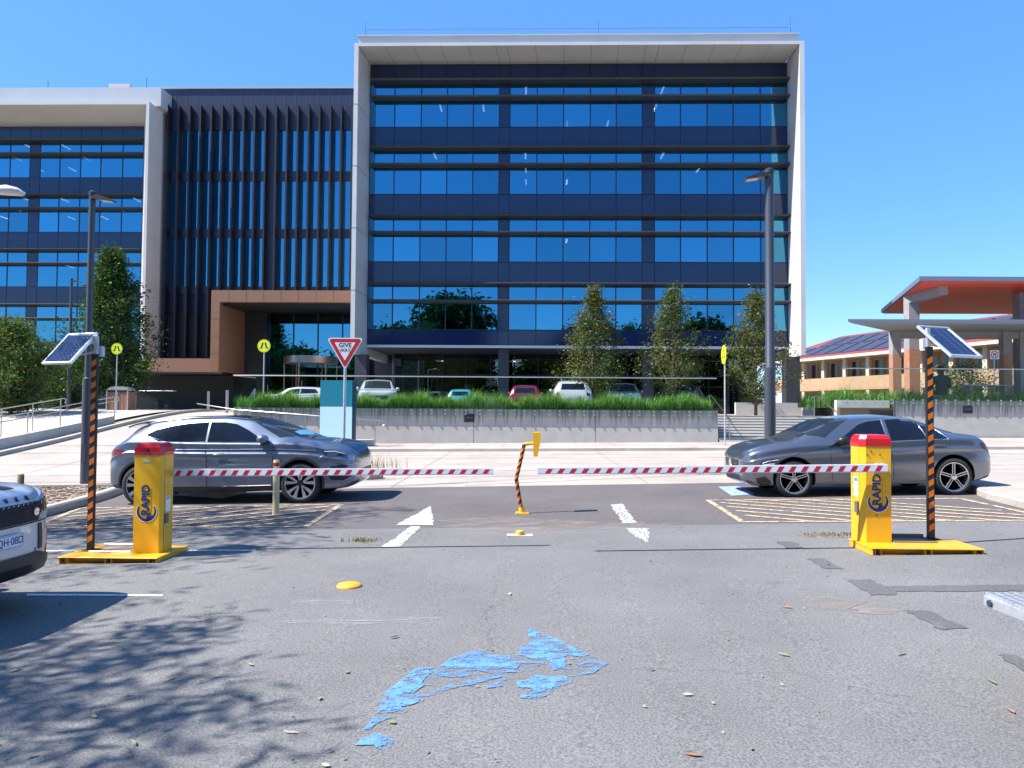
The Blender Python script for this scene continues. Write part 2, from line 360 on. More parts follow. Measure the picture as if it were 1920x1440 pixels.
def island(name, cx, cy, rx, ry, M):
    mb = MB(); n = 28; prof = [(1, -.03), (1, .11), (.96, .14), (.8, .14), (.8, .10)]
    rings = [[(cx + rx * s * cos(2 * pi * k / n), cy + ry * (s if s > .9 else s * .85) * sin(2 * pi * k / n), gz(cx, cy) + z) for k in range(n)] for s, z in prof]
    mb.loft(rings); o = struct(mb.build(name, CONC2, smooth=40)); return o
pI = G(640, 903); pJ = G(1330, 893)
island('kerb_island', pI.x - .5, pI.y + .7, 1.35, .6, None)
island('kerb_island', pJ.x + .9, pJ.y + .9, 1.9, .6, None)
# right footpath corner
rc = [G(1810, 918), G(1850, 936), G(1925, 955), G(2100, 985)]
rp = [(p.x, p.y) for p in rc]
mb = MB(); wall_strip(mb, densl([(rp[0][0] - .15, ROADY + .1), (rp[0][0] - .12, rp[0][1] + .3)] + rp, .4), .13, .16)
struct(mb.build('corner_kerb', CONC2))
mb = MB(); mb.sheet([(p[0] + .05, p[1] + .1) for p in rp] + [(30, rp[-1][1]), (30, ROADY + .05), (rp[0][0], ROADY + .05), (rp[0][0], rp[0][1] + .3)], .6, lambda p: Vector((p[0], p[1], gz(p[0], p[1]) + .13)))
struct(mb.build('corner_footpath', CONC))

# ---------------------------------------------------------------- markings
YEL = worn_mat('faded_yellow_paint', (.56, .43, .26), .55, 9)
WPT = worn_mat('worn_white_paint', (.72, .72, .70), .56, 10, (1, 1, 1))
WPT2 = worn_mat('thin_white_paint', (.68, .69, .68), .50, 12, (6, .7, 1))
BLU = worn_mat('worn_blue_paint', (.12, .28, .52), .515, 6.0, (1.0, 1.3, 1), soft=.07)
BLU2 = worn_mat('pale_blue_paint', (.30, .40, .66), .62, 5)
JR = random.Random(8)
def ragged(q, a):
    return [(p[0] + JR.uniform(-a, a), p[1] + JR.uniform(-a, a)) for p in dens(q, .07)] if a else q
def mark(name, polys, m, label, dz=.006, step=.25, cat='road marking', group=None):
    mb = MB(); rag = .018 if name in ('asphalt_patch', 'painted_arrow') else 0
    for q in polys: mb.sheet(ragged([g2(*p) for p in q], rag), step, lambda p: Vector((p[0], p[1], gz(p[0], p[1]) + dz)))
    return tag(mb.build(name, m), label, cat, group)
def pxline(a, b, wa, wb=None):
    wb = wb or wa; return [(a[0], a[1] - wa), (b[0], b[1] - wb), (b[0], b[1] + wb), (a[0], a[1] + wa)]
def wline(a, b, wd):
    a = Vector(a); b = Vector(b); d = (b - a).normalized(); n = Vector((-d.y, d.x)) * wd / 2
    return [tuple(a - n), tuple(b - n), tuple(b + n), tuple(a + n)]
def hatch(name, label, q, n0, slant, wd=.09):
    # q: four ground corners near-left, near-right, far-right, far-left
    q = [Vector(g2(*p)) for p in q]; mb = MB(); fn = lambda p: Vector((p[0], p[1], gz(p[0], p[1]) + .006))
    for i in range(4): mb.sheet(wline(q[i], q[(i + 1) % 4], .09), .5, fn)
    for k in range(n0):
        s = -.5 + 1.9 * k / n0
        pts = []
        for t in [j / 20 for j in range(21)]:
            u = s + slant * t; v = t
            if 0.02 < u < .98: pts.append(((q[0] * (1 - u) + q[1] * u) * (1 - v) + (q[3] * (1 - u) + q[2] * u) * v))
        if len(pts) > 2:
            mb.sheet(wline(pts[0], pts[-1], .10), .5, lambda p: Vector((p[0], p[1], gz(p[0], p[1]) + .0085)))
    return tag(mb.build(name, YEL), label, 'road marking')
hatch('hatched_marking', 'faded yellow hatched no parking area beside the blue grey wagon', [(60, 990), (573, 988), (640, 946), (150, 953)], 12, .75)
hatch('hatched_marking', 'faded yellow hatched no parking area beside the grey sedan', [(1392, 979), (1990, 976), (1800, 935), (1327, 938)], 13, -.75)
mark('painted_line', [[(50, 1114), (305, 1116), (305, 1119), (50, 1118)]], WPT, 'white bay line at the nose of the pale car on the left')
mark('painted_line', [[(-60, 1032), (478, 1031.5), (480, 1034), (-60, 1035)]], WPT, 'white bay line passing behind the left barrier base')
mark('painted_arrow', [[(808, 949), (813, 984.5), (744, 984.5)], [(770, 988), (789, 988), (748, 1026), (717, 1026)]], WPT, 'white painted arrow left of the bent reader post, head pointing away')
mark('painted_arrow', [[(1144, 947), (1168, 945), (1192, 981), (1168, 981)], [(1172, 991), (1216, 991), (1217, 1021), (1186, 1002)]], WPT2, 'badly worn white arrow right of the bent reader post')
def c6(L): return [(560 + x * .3854, 900 + y * .3854) for x, y in L]
def c7(L): return [(x * .3958, 1000 + y * .3958) for x, y in L]
mark('painted_arrow', [c6([(1095,735),(1140,725),(1210,765),(1300,800),(1410,850),(1380,865),(1300,850),(1290,880),(1320,925),(1240,930),(1210,880),(1150,880),(1090,860),(1060,850),(1070,815),(1115,805),(1140,780)]),
  c6([(1330,903),(1420,885),(1505,893),(1460,925),(1390,955),(1365,955),(1400,930),(1430,908),(1380,912)]),
  c6([(690,905),(740,870),(830,840),(910,830),(915,855),(1040,852),(1040,880),(1065,885),(1100,884),(1205,888),(1080,902),(1060,940),(960,945),(870,930),(800,935),(810,962),(740,960),(660,945)]),
  c6([(1150,950),(1220,955),(1310,965),(1310,1000),(1240,1010),(1220,1040),(1150,1065),(1060,1060),(1100,1035),(1150,1015),(1060,1010),(1045,985),(1100,975)]),
  c6([(990,960),(930,978),(860,990),(830,1003),(720,1024),(660,1054),(620,1064),(592,1052),(640,1035),(700,1010),(790,988),(860,973),(930,953)]),
  c6([(470,990),(560,925),(655,912),(620,960),(605,985),(600,1020),(550,1046),(586,1080),(560,1100),(500,1112),(540,1132),(430,1140),(365,1142),(400,1095),(395,1085),(430,1040)]),
  c6([(915,1003),(960,1000),(1000,1003),(960,1014),(925,1014)]),
  c7([(1858,878),(1790,905),(1752,930),(1722,930),(1762,878)]), c7([(1790,950),(1865,985),(1850,1010),(1820,1045),(1780,1030),(1770,1005),(1690,1005),(1720,975)])],
  BLU, 'large worn blue arrow across the near asphalt', step=.15)
ba = [o for o in col.objects if o.name.startswith('painted_arrow')][-1]
BLU3 = worn_mat('thin_blue_remnant', (.13, .27, .48), .40, 9.0, (1.0, 1.3, 1), soft=.05)
mb = MB()
for q in ([(1003, 1181), (1140, 1243), (1096, 1271), (1004, 1311), (968, 1306), (980, 1284), (870, 1285), (790, 1316), (738, 1348), (692, 1368), (672, 1380), (738, 1290), (772, 1264), (840, 1232), (908, 1221), (960, 1225), (985, 1204)],):
    mb.sheet([g2(*p) for p in q], .15, lambda p: Vector((p[0], p[1], gz(p[0], p[1]) + .0045)))
mb.build('worn_remnant', BLU3, ba)
mark('painted_square', [[(1347, 913), (1385, 912), (1417, 927), (1372, 930)]], BLU2, 'faded blue accessible parking panel at the nose of the sedan')
SEALM = ground_mat('dark_asphalt_patch', (.105, .104, .106), (.062, .062, .064), speck=.4, scale=80)
mark('asphalt_patch', [[(1585, 1087), (1630, 1087), (1660, 1100), (1990, 1096), (1990, 1108), (1680, 1110), (1680, 1116), (1635, 1116)]], SEALM, 'long dark asphalt patch running to the right edge', .0045, .3, 'asphalt patch')
mark('asphalt_patch', [[(1698, 1145), (1740, 1145), (1810, 1178), (1765, 1182)]], SEALM, 'dark oblong asphalt patch below the long dark strip', .0045, .3, 'asphalt patch')
mark('asphalt_patch', [[(1512, 1047), (1545, 1048), (1582, 1067), (1545, 1067)]], SEALM, 'small dark asphalt patch left of the right barrier base', .0045, .3, 'asphalt patch')
mark('asphalt_patch', [[(1452, 1015), (1488, 1016), (1512, 1030), (1478, 1030)]], SEALM, 'small dark asphalt patch on the boom shadow line', .0045, .3, 'asphalt patch')
mark('asphalt_patch', [[(1865, 1226), (1905, 1228), (1960, 1262), (1920, 1262)]], SEALM, 'dark asphalt patch at the lower right edge', .0045, .3, 'asphalt patch')
SANDM = worn_mat('pale_sand_dust', (.34, .28, .24), .40, 2.5, (1, 1.6, 1), soft=.22)
def ell(cx, cy, rx, ry, n=26, j=.25, rr=random.Random(5)):
    return [(cx + rx * cos(2 * pi * k / n) * (1 + rr.uniform(-j, j)), cy + ry * sin(2 * pi * k / n) * (1 + rr.uniform(-j, j))) for k in range(n)]
mark('sand_dust', [ell(960, 984, 130, 14), ell(1130, 986, 130, 8), ell(1560, 1130, 60, 13), ell(1650, 1143, 45, 9), ell(1560, 1003, 60, 6)], SANDM, None, .005, .3, None)['kind'] = 'structure'
CHK = worn_mat('white_scuff', (.42, .43, .44), .34, 5, (1, 5, 1), soft=.22)
mark('tyre_scuff', [ell(610, 1130, 55, 5), ell(640, 1167, 130, 4), ell(770, 1161, 70, 3)], CHK, None, .005, .3, None)['kind'] = 'structure'

# ================================================================ plaza, walls, stairs
WY = 33.0
XL, XR = WX(438, WY), WX(1347, WY)
PZ = 1.36
struct(MB().box(XL + .05, XR - .05, WY + .3, 60, .4, PZ).build('upper_car_park', mat('upper_paving', (.20, .20, .20), .9, var=.15)))
XS = WX(1585, 36)   # right edge of the stairs
RY = 36.4
RZ2 = WZ(752, RY, 1800)
struct(MB().box(XR + .02, XS, 36.7, 60, .35, PZ - .003).build('stair_landing', CONC))
struct(MB().box(XS + .02, 60, RY + .32, 60, .3, RZ2 - .35).build('right_terrace', mat('terrace_soil', (.10, .08, .05), .95)))
struct(MB().box(-60, XL - .3, 46.2, 62, .2, PZ - .01).build('entrance_forecourt', CONC))
struct(MB().box(-60, XL - .35, 40.1, 46.15, .2, PZ + .003).build('entrance_paving', CONC))

DARKBOX = mat('recess_black', (.02, .022, .03), .6)
def retaining(name, x0, x1, y, z1, label, recess_px):
    root = thing(name, label, 'wall', ((x0 + x1) / 2, y, gz((x0 + x1) / 2, y)))
    n = max(1, round((x1 - x0) / 6.0)); mb = MB()
    mats = WALLC
    for i in range(n):
        a = x0 + (x1 - x0) * i / n; b = x0 + (x1 - x0) * (i + 1) / n - .02
        zb = gz((a + b) / 2, y) - .1
        mb.box(a, b, y, y + .3, zb, z1 - .78, 0); mb.box(a, b, y + .015, y + .3, z1 - .777, z1, 0)
    mb.build('wall_face', mats, root, world=True)
    for px in recess_px:
        X = WX(px, y, 780); z = z1 - .38
        f = MB().box(X - .22, X + .22, y - .02, y + .01, z - .20, z + .16).build('wall_light', DARKBOX, root, world=True)
        MB().box(X - .16, X + .16, y - .035, y - .022, z - .03, z + .02).build('lamp_slot', mat('lamp_grey', (.1, .11, .13), .3), f).location = -Vector(root['_loc'])
    return root
r1 = retaining('retaining_wall', XL, XR, WY, 1.60, 'long streaked concrete retaining wall under the grass strip', [880])
XRW = WX(1680, RY)
WALLC2 = WALLC
r2 = retaining('retaining_wall', XRW, 36, RY, RZ2, 'streaked concrete retaining wall at the right behind the sedan', [1815])
mb = MB(); mb.box(XS, XRW - .02, RY + .02, RY + .30, gz(XS, RY) - .1, WZ(778, RY)); mb.box(XS, XRW - .02, RY + .6, RY + .9, 0.2, RZ2 + .02)
tag(mb.build('stair_side_wall', WALLP), 'pale stepped concrete wall right of the stairs', 'wall')
XB0, XB1 = WX(1380, 41), WX(1503, 41)
tag(MB().box(XB0, XB1, 41, 41.3, PZ, WZ(755, 41, 1440)).build('low_wall', WALLP), 'low grey concrete wall behind the top of the stairs', 'wall')
tag(MB().box(WX(1506, 40), WX(1600, 40), 40, 40.3, PZ - .02, WZ(751, 40, 1540)).build('low_wall', mat('sunlit_concrete', (.62, .61, .58), .8)), 'low wall coloured sunlit white beside the grass, right of the stairs', 'wall')  # sunlight on the wall face is put into a whiter concrete colour
# stairs
st = thing('concrete_stairs', 'wide pale concrete stairs climbing between the two walls', 'stairs', ((XR + XS) / 2, 33, gz(11, 33)))
NS = 9; z0 = gz(11, 33) + .14; dzs = (PZ - z0) / NS
TRD = mat('stair_concrete', (.50, .48, .44), .85, var=.06); NOSE = mat('stair_nosing', (.10, .09, .08), .7)
for k in range(NS):
    y = 33.0 + k * .40
    s_ = MB().box(XR + .05, XS - .02, y, 36.72, z0 + dzs * k - (.15 if k == 0 else 0), z0 + dzs * (k + 1) - .004).build('step', TRD, st, world=True)
    MB().box(XR + .07, XS - .04, y + .015, y + .07, z0 + dzs * (k + 1) - .003, z0 + dzs * (k + 1)).box(XR + .07, XS - .04, y - .004, y - .001, z0 + dzs * (k + 1) - .05, z0 + dzs * (k + 1) - .012).build('nosing', NOSE, s_).location = -Vector(st['_loc'])

STEEL = mat('brushed_steel', (.52, .50, .46), .32, 1.0, var=.05)
def handrail(label, path, posts, r=.024, mid=None, name='handrail'):
    root = thing(name, label, 'handrail', path[0]); MB().tube(path, r, 8).build('rail', STEEL, root, smooth=50, world=True)
    if mid: MB().tube(mid, r * .8, 8).build('rail', STEEL, root, smooth=50, world=True)
    for a, b in posts: MB().tube([a, b], r * .9, 8).build('post', STEEL, root, smooth=50, world=True)
    return root
for sx, lab in ((XR + .5, 'steel stair handrail beside the end of the long wall'), (WX(1577, 33.6), 'steel stair handrail at the right of the stairs')):
    pth = [(sx, 32.7, z0 + .8), (sx, 33, z0 + .95), (sx, 36.4, PZ + .95), (sx, 37.0, PZ + .95), (sx, 37.05, PZ + .9)]
    handrail(lab, pth, [((sx, 33.1, z0), (sx, 33.1, z0 + .97)), ((sx, 36.75, PZ), (sx, 36.75, PZ + .95))])
# pedestrian ramp rail in front of the wall (left)
a = W(440, 768, 31.8); b = W(718, 789, 31.4)
pa = [(a.x - 2.5, a.y + 2, a.z + .25), tuple(a), tuple(b), (b.x + .12, b.y, b.z - .05), (b.x + .12, b.y, b.z - .16), (b.x - .02, b.y, b.z - .2)]
ps = []
for t in (.05, .35, .68, .95):
    p = a.lerp(b, t); ps.append((p, (p.x, p.y, gz(max(p.x, -9), p.y) + .13)))
handrail('long sloping steel handrail before the wall behind the teal sign', pa, ps)
# planter plinth
kr = MB(); kr.box(WX(670, 31), WX(700, 31), 30.6, 31.3, gz(-6, 31) + .1, gz(-6, 31) + .38); tag(kr.build('concrete_plinth', WALLP), 'small concrete ramp end block right of the teal sign', 'concrete block')

# glass balustrades
BGL = glass('clear_green_glass', (.75, .9, .85), (.93, .97, .955), .012, bl=.06)
CLAMP = mat('glass_clamp', (.45, .46, .46), .35, .9)
def balustrade(name, label, pts, z0, z1, pw=1.5, railz=True, clamps=True):
    root = thing(name, label, 'glass balustrade', (pts[0][0], pts[0][1], z0))
    for i in range(len(pts) - 1):
        a = Vector(pts[i]); b = Vector(pts[i + 1]); L = (b - a).length; n = max(1, round(L / pw)); d = (b - a) / L
        for k in range(n):
            p = a + d * (L * k / n + .012); q = a + d * (L * (k + 1) / n - .012); nn = Vector((-d.y, d.x)) * .012
            MB().add([(p.x, p.y, z0), (q.x, q.y, z0), (q.x + nn.x, q.y + nn.y, z0), (p.x + nn.x, p.y + nn.y, z0), (p.x, p.y, z1), (q.x, q.y, z1), (q.x + nn.x, q.y + nn.y, z1), (p.x + nn.x, p.y + nn.y, z1)],
                     [(3, 2, 1, 0), (4, 5, 6, 7), (0, 1, 5, 4), (1, 2, 6, 5), (2, 3, 7, 6), (3, 0, 4, 7)]).build('glass_panel', BGL, root, world=True)
            if clamps:
                mb = MB()
                for t in (.2, .5, .8):
                    c = p.lerp(q, t); mb.lathe([(.045, -.05), (.045, -.012), (.03, -.005)], 10, 'y', (c.x, c.y - .0, z0 + .13)); mb.lathe([(.045, -.05), (.045, -.012), (.03, -.005)], 10, 'y', (c.x, c.y, z0 + .28))
                mb.build('clamp', CLAMP, root, smooth=40, world=True)
    if railz: MB().tube([(p[0], p[1], z1 + .02) for p in pts], .028, 8).build('top_rail', STEEL, root, smooth=50, world=True)
    return root
balustrade('glass_balustrade', 'long glass balustrade with steel top rail along the grass strip', [(XL, WY + 2.6), (XL, WY - .08), (XR - .1, WY - .08)], 1.25, WZ(708, WY, 960))
balustrade('glass_balustrade', 'glass balustrade in front of the right grass bed', [(XRW - 2.6, RY - .08), (XRW, RY - .08), (34, RY - .08)], RZ2 - .25, WZ(692, RY, 1700))
balustrade('glass_balustrade', 'low dark glass balustrade at the entrance behind the litter bin', [(WX(330, 45), 45), (WX(75, 45), 45)][::-1], PZ, PZ + 1.15, clamps=False)

# grass strips
def grass(name, label, x0, x1, y0, y1, z, n, h, seed=1, cols=None):
    rr = random.Random(seed); mb = MB()
    for _ in range(n):
        x = rr.uniform(x0, x1); y = rr.uniform(y0, y1); a = rr.uniform(0, 2 * pi); hh = h * rr.uniform(.5, 1.12) * (1 + .13 * sin(x * 2.1) + .13 * sin(x * 5.3 + y) + .08 * sin(x * 11.7)); w_ = rr.uniform(.007, .014) ; ln = rr.uniform(.05, .55) * hh
        d = Vector((cos(a), sin(a), 0)); s = Vector((-sin(a), cos(a), 0)) * w_; p = Vector((x, y, z))
        q = p + d * ln * .25 + Vector((0, 0, hh * .6)); t = p + d * ln + Vector((0, 0, hh * rr.uniform(.75, 1)))
        mb.add([p - s, p + s, q + s * .8, q - s * .8, t], [(0, 1, 2, 3), (3, 2, 4)], (3 if rr.random() < .07 else rr.choice((0, 0, 1, 2))))
    return tag(mb.build(name, cols), label, 'grass', kind='stuff')
def leafmat(name, c, tr=.35):
    m = bpy.data.materials.new(name); m.use_nodes = True; t = m.node_tree; t.nodes.clear()
    d = t.nodes.new('ShaderNodeBsdfDiffuse'); d.inputs[0].default_value = (*c, 1)
    tl = t.nodes.new('ShaderNodeBsdfTranslucent'); tl.inputs[0].default_value = (c[0] * 1.25, c[1] * 1.2, c[2] * .6, 1)
    mx = t.nodes.new('ShaderNodeMixShader'); mx.inputs[0].default_value = tr
    g = t.nodes.new('ShaderNodeBsdfGlossy'); g.inputs['Roughness'].default_value = .45; g.inputs[0].default_value = (.8, .8, .8, 1)
    m2 = t.nodes.new('ShaderNodeMixShader'); m2.inputs[0].default_value = .02; o = t.nodes.new('ShaderNodeOutputMaterial')
    t.links.new(d.outputs[0], mx.inputs[1]); t.links.new(tl.outputs[0], mx.inputs[2]); t.links.new(mx.outputs[0], m2.inputs[1]); t.links.new(g.outputs[0], m2.inputs[2]); t.links.new(m2.outputs[0], o.inputs[0])
    return m
GR = [leafmat('grass_green', (.10, .27, .045)), leafmat('grass_light', (.19, .36, .08)), leafmat('grass_deep', (.06, .18, .035)), leafmat('grass_straw', (.34, .30, .12))]
grass('grass', 'lush green grass strip on top of the long retaining wall', XL + .1, XR - .2, WY + .1, WY + 1.6, 1.36, 26000, .95, 2, GR)
grass('grass', 'tall green grass bed above the right retaining wall', WX(1530, RY), 36, RY + .1 + .9, RY + 2.6, RZ2 - .35, 16000, .95, 4, GR)
struct(MB().box(XL + .1, XR - .2, WY + .31, WY + 1.7, PZ, PZ + .06).build('planting_soil', mat('soil', (.05, .035, .02), .95)))
# ================================================================ office buildings
CLAD = mat('pale_metal_cladding', (.56, .55, .53), .45, var=.05, vs=.6)
CLADT = mat('grey_roof_fascia', (.44, .46, .49), .4, var=.04, vs=.5)
NAVY = mat('navy_spandrel_glass', (.009, .022, .075), .10, var=.12, vs=.25, spec=.6)
MULL = mat('dark_mullion', (.012, .018, .045), .4)
SHADE = mat('charcoal_sunshade', (.055, .058, .072), .5, .2)
GLASSES = [glass('blue_reflective_glass', (.092, .36, .55), (.40, .46, .52), f_, wav=.05) for f_ in (.70, .58, .82)]; GLASS = GLASSES[0]
BLIND = mat('grey_roller_blind', (.26, .36, .45), .9)
ROOM = mat('office_interior', (.05, .06, .08), .9)
LAMP = emis('ceiling_tube', (1, .97, .88), 6.0)
GROUNDGL = glass('dark_shopfront_glass', (.32, .38, .36), (.12, .14, .14), .34)
COLM = mat('dark_column_cladding', (.045, .045, .055), .5, var=.1)
GROOVE = mat('cladding_joint', (.13, .13, .13), .7)

def office(root, glassY, bays, z_sill, nst, ztop, x0, x1, seed, blinds=.3, lampprob=.4, shade_ext=.45):
    "rows of window panes between spandrels; bays = list of (xa, xb) window bays; the rest is navy column panel"
    rr = random.Random(seed); Y = glassY; S = 4.22; L = -Vector(root['_loc'])
    cur = MB()
    zb = z_sill - (.92)
    cuts = sorted({x0, x1} | {b for ab in bays for b in ab})
    # spandrel panels and column panels
    def panel(mb, xa, xb, za, zb_, g=.015): mb.box(xa + g, xb - g, Y - .02, Y + .04, za + g, zb_ - g)
    spn = MB()
    for i in range(len(cuts) - 1):
        xa, xb = cuts[i], cuts[i + 1]; win = any(abs(a - xa) < 1e-4 for a, b in bays)
        panel(spn, xa, xb, zb, z_sill)
        for k in range(nst):
            zs = z_sill + k * S; zt = min(ztop, zs + S)
            panel(spn, xa, xb, zs + 2.72, zt if k == nst - 1 else zs + S)
            if not win: panel(spn, xa, xb, zs, zs + 2.72)
    spn.build('spandrel_panels', NAVY, root, world=True)
    back = MB().box(x0, x1, Y + .06, Y + .10, zb, z_sill)
    for k in range(nst): back.box(x0, x1, Y + .06, Y + .10, z_sill + k * S + 2.72, min(ztop, z_sill + (k + 1) * S))
    back.build('mullion_backing', MULL, root, world=True)
    # rooms
    rm = MB()
    for k in range(nst):
        zs = z_sill + k * S; rm.box(x0, x1, Y + .12, Y + 12, zs + 2.9, zs + 3.1); rm.box(x0, x1, Y + 11.9, Y + 12, zs - 1.1, zs + 2.9)
    rm.box(x0, x1, Y + .12, Y + 12, zb - .2, zb); rm.box(x0 - .1, x0, Y + .12, Y + 12, zb, ztop); rm.box(x1, x1 + .1, Y + .12, Y + 12, zb, ztop)
    rm.build('office_rooms', ROOM, root, world=True)
    for k in range(nst):
        zs = z_sill + k * S
        for (xa, xb) in bays:
            fr = MB(); t = .035
            for (a, b, c_, d) in ((xa, xa + t, zs, zs + 2.72), (xb - t, xb, zs, zs + 2.72), (xa + t, xb - t, zs, zs + t), (xa + t, xb - t, zs + 2.72 - t, zs + 2.72), (xa + t, xb - t, zs + 1.66, zs + 1.72)):
                fr.box(a, b, Y - .03, Y + .05, c_, d)
            f = fr.build('window', MULL, root, world=True)
            MB().box(xa + t, xb - t, Y, Y + .01, zs + t, zs + 1.66).build('pane', rr.choice((GLASSES[0], GLASSES[0], GLASSES[1], GLASSES[2])), f).location = L
            MB().box(xa + t, xb - t, Y, Y + .01, zs + 1.72, zs + 2.72 - t).build('transom_pane', GLASS, f).location = L
            if rr.random() < blinds[k]:
                hh = rr.choice((.05, .05, .05, 1.2, 2.0)); MB().box(xa + .08, xb - .08, Y + .10, Y + .11, zs + hh, zs + 2.70).build('blind', BLIND, f).location = L
        # lamps: long tubes on the ceiling running away from the glass
        lm = MB()
        x = x0 + 1.0
        while x < x1 - 1:
            for d in (.8, 3.6, 6.4):
                if rr.random() < lampprob[k]: lm.box(x, x + .10, Y + d, Y + d + 1.1, zs + 2.84, zs + 2.89)
            x += 2.9
        if lm.f: lm.build('ceiling_lamps', LAMP, root, world=True)
        # two sunshades per storey
        for zz in (zs + 1.70, zs + 2.76):
            prof = [(Y - .06, zz + .03), (Y - .62, zz + .10), (Y - .70, zz + .06), (Y - .62, zz - .015), (Y - .06, zz - .06)]
            o = MB().prism(prof, 'x', x0 - shade_ext + .5, x1 + shade_ext).build('sunshade', SHADE, root, world=True)

# ---- main block
FY, GY = 44.0, 46.6
gx0, gx1 = WX(691, GY, 400), WX(1477, GY, 400)
edges = [691, 738, 788, 837, 886, 935, 955, 1006, 1056, 1106, 1155, 1204, 1227, 1276, 1326, 1375, 1426, 1477]
ex = [WX(p, GY, 400) for p in edges]
bays = [(ex[i], ex[i + 1]) for i in range(17) if i not in (5, 11)]
ZS = WZ(619, GY); ZT = WZ(120, GY)
main = thing('office_building', 'six storey blue glass office block framed in pale cladding, the largest', 'building', ((gx0 + gx1) / 2, 50, PZ))
office(main, GY, bays, ZS, 4, ZT, gx0, gx1, 5, (.55, .9, .15, .15), (.10, .06, .55, .30), .30)
fx0, fx1 = WX(660, FY, 400), WX(1510, FY, 400); ix0, ix1 = WX(668, FY, 400), WX(1501, FY, 400)
FT = WZ(79, FY); IT = WZ(85, FY); FB = WZ(662, FY, 700)
mb = MB()
def quad(mb, a, b, c_, d, m=0): mb.add([a, b, c_, d], [(0, 1, 2, 3)], m)
for (xo, xi, xg, s) in ((fx0, ix0, gx0, 1), (fx1, ix1, gx1, -1)):
    # pylon: front strip, splayed reveal, outer side
    poly = [(xo, FY), (xi, FY), (xg, GY), (xg, GY + 14), (xo, GY + 14)]
    if s < 0: poly = poly[::-1]
    mb.prism(poly, 'z', FB, FT, 0)
mb.prism([(FY, FT - .003), (FY, IT), (GY, ZT), (GY + 14, ZT), (GY + 14, FT - .003)], 'x', ix0 + .002, ix1 - .002, 0)
mb.build('outer_frame', CLAD, main, world=True)
# panel joints on the frame
jb = MB()
for k in range(1, 5):
    z = FB + (FT - FB) * k / 5.0
    jb.box(fx0 - .004, ix0 + .004, FY - .006, FY + .002, z, z + .03)
    for (xi, xg) in ((ix0, gx0), (ix1, gx1)):
        s = 1 if xi < xg else -1
        jb.add([(xi + s * .008, FY, z), (xg + s * .008, GY, z), (xg + s * .008, GY, z + .03), (xi + s * .008, FY, z + .03)], [(0, 1, 2, 3)])
for i, x in enumerate(ex):
    X0 = ix0 + (x - gx0) / (gx1 - gx0) * (ix1 - ix0)
    jb.add([(X0, FY + .01, IT - .008), (X0 + .02, FY + .01, IT - .008), (x + .02, GY, ZT - .008), (x, GY, ZT - .008)], [(0, 1, 2, 3)])
jb.build('cladding_joints', GROOVE, main, world=True)
tx0, tx1 = WX(673, FY + .6, 70), WX(1496, FY + .6, 70); TT = WZ(67, FY + .6)
mb = MB().box(tx0, tx1, FY + .6, GY + 14, FT + .003, TT); mb.box(tx0 - .1, tx1 + .1, FY + .5, FY + .75, TT + .001, TT + .05)
mb.build('roof_fascia', CLADT, main, world=True)
rl = MB(); zr = WZ(54, FY + 1.5)
XA, XB = WX(689, FY + 1.5, 60), WX(1478, FY + 1.5, 60)
rl.tube([(XA, FY + 1.5, TT), (XA, FY + 1.5, zr), (XB, FY + 1.5, zr), (XB, FY + 1.5, TT)], .022, 6)
n = 17
for i in range(1, n):
    x = XA + (XB - XA) * i / n; rl.tube([(x, FY + 1.5, TT), (x, FY + 1.5, TT + .12)], .02, 5)
rl.build('roof_rail', mat('rail_blue_grey', (.12, .18, .3), .5), main, world=True)
for px, py in ((685, 40), (1122, 37), (1482, 35)):
    x = WX(px, FY + 2, 50); MB().tube([(x, FY + 2, TT - .1), (x, FY + 2, WZ(py, FY + 2))], [.018, .008], 5).build('roof_aerial', MULL, main, world=True)
# floor over the open ground level
BZ = WZ(648, GY - .2)
mb = MB().box(gx0, gx1, GY - .04, GY + 14, BZ - .10, BZ - .012)
mb.build('ground_floor_soffit', mat('soffit_grey', (.30, .30, .32), .6), main, world=True)
MB().box(gx0, gx1, GY - .10, GY - .045, BZ - .14, BZ + .02).build('edge_trim', mat('pale_trim', (.6, .6, .62), .4), main, world=True)
for px, wd in ((676, 22), (944, 20), (1216, 20), (1487, 26)):
    Yc = 45.2 if px in (676, 1487) else 47.0
    xa, xb = WX(px - wd / 2, Yc, 690), WX(px + wd / 2, Yc, 690)
    MB().box(xa, xb, Yc, Yc + .8, PZ, (FB if Yc < 46 else BZ - .1)).build('column', COLM, main, world=True)
MB().box(WX(702, 54, 690), WX(735, 54, 690), 54, 54.8, PZ, BZ - .1).build('column', COLM, main, world=True)
gy = 52.0
for i in range(15):
    xa = WX(738, gy, 690) + i * (gx1 - .3 - WX(738, gy, 690)) / 15; xb = xa + (gx1 - .3 - WX(738, gy, 690)) / 15
    f = MB().box(xa, xa + .07, gy - .05, gy + .05, PZ, BZ - .1).box(xa + .07, xb, gy - .04, gy + .04, PZ + 2.5, PZ + 2.58).build('shopfront_frame', MULL, main, world=True)
    MB().box(xa + .08, xb - .01, gy, gy + .012, PZ, BZ - .1).build('pane', GROUNDGL, f).location = -Vector(main['_loc'])
MB().box(gx0 + 2, gx1, gy + 6, gy + 6.2, PZ, BZ).build('lobby_wall', mat('lobby_dark', (.03, .035, .04), .8), main, world=True)
rp_ = MB()
for i in range(4): rp_.box(ex[2] + i * 5.3, ex[2] + i * 5.3 + .5, gy + 3, gy + 3.4, BZ - .45, BZ - .4)
rp_.build('lobby_lamps', emis('lobby_lamp', (1, .95, .85), 6), main, world=True)

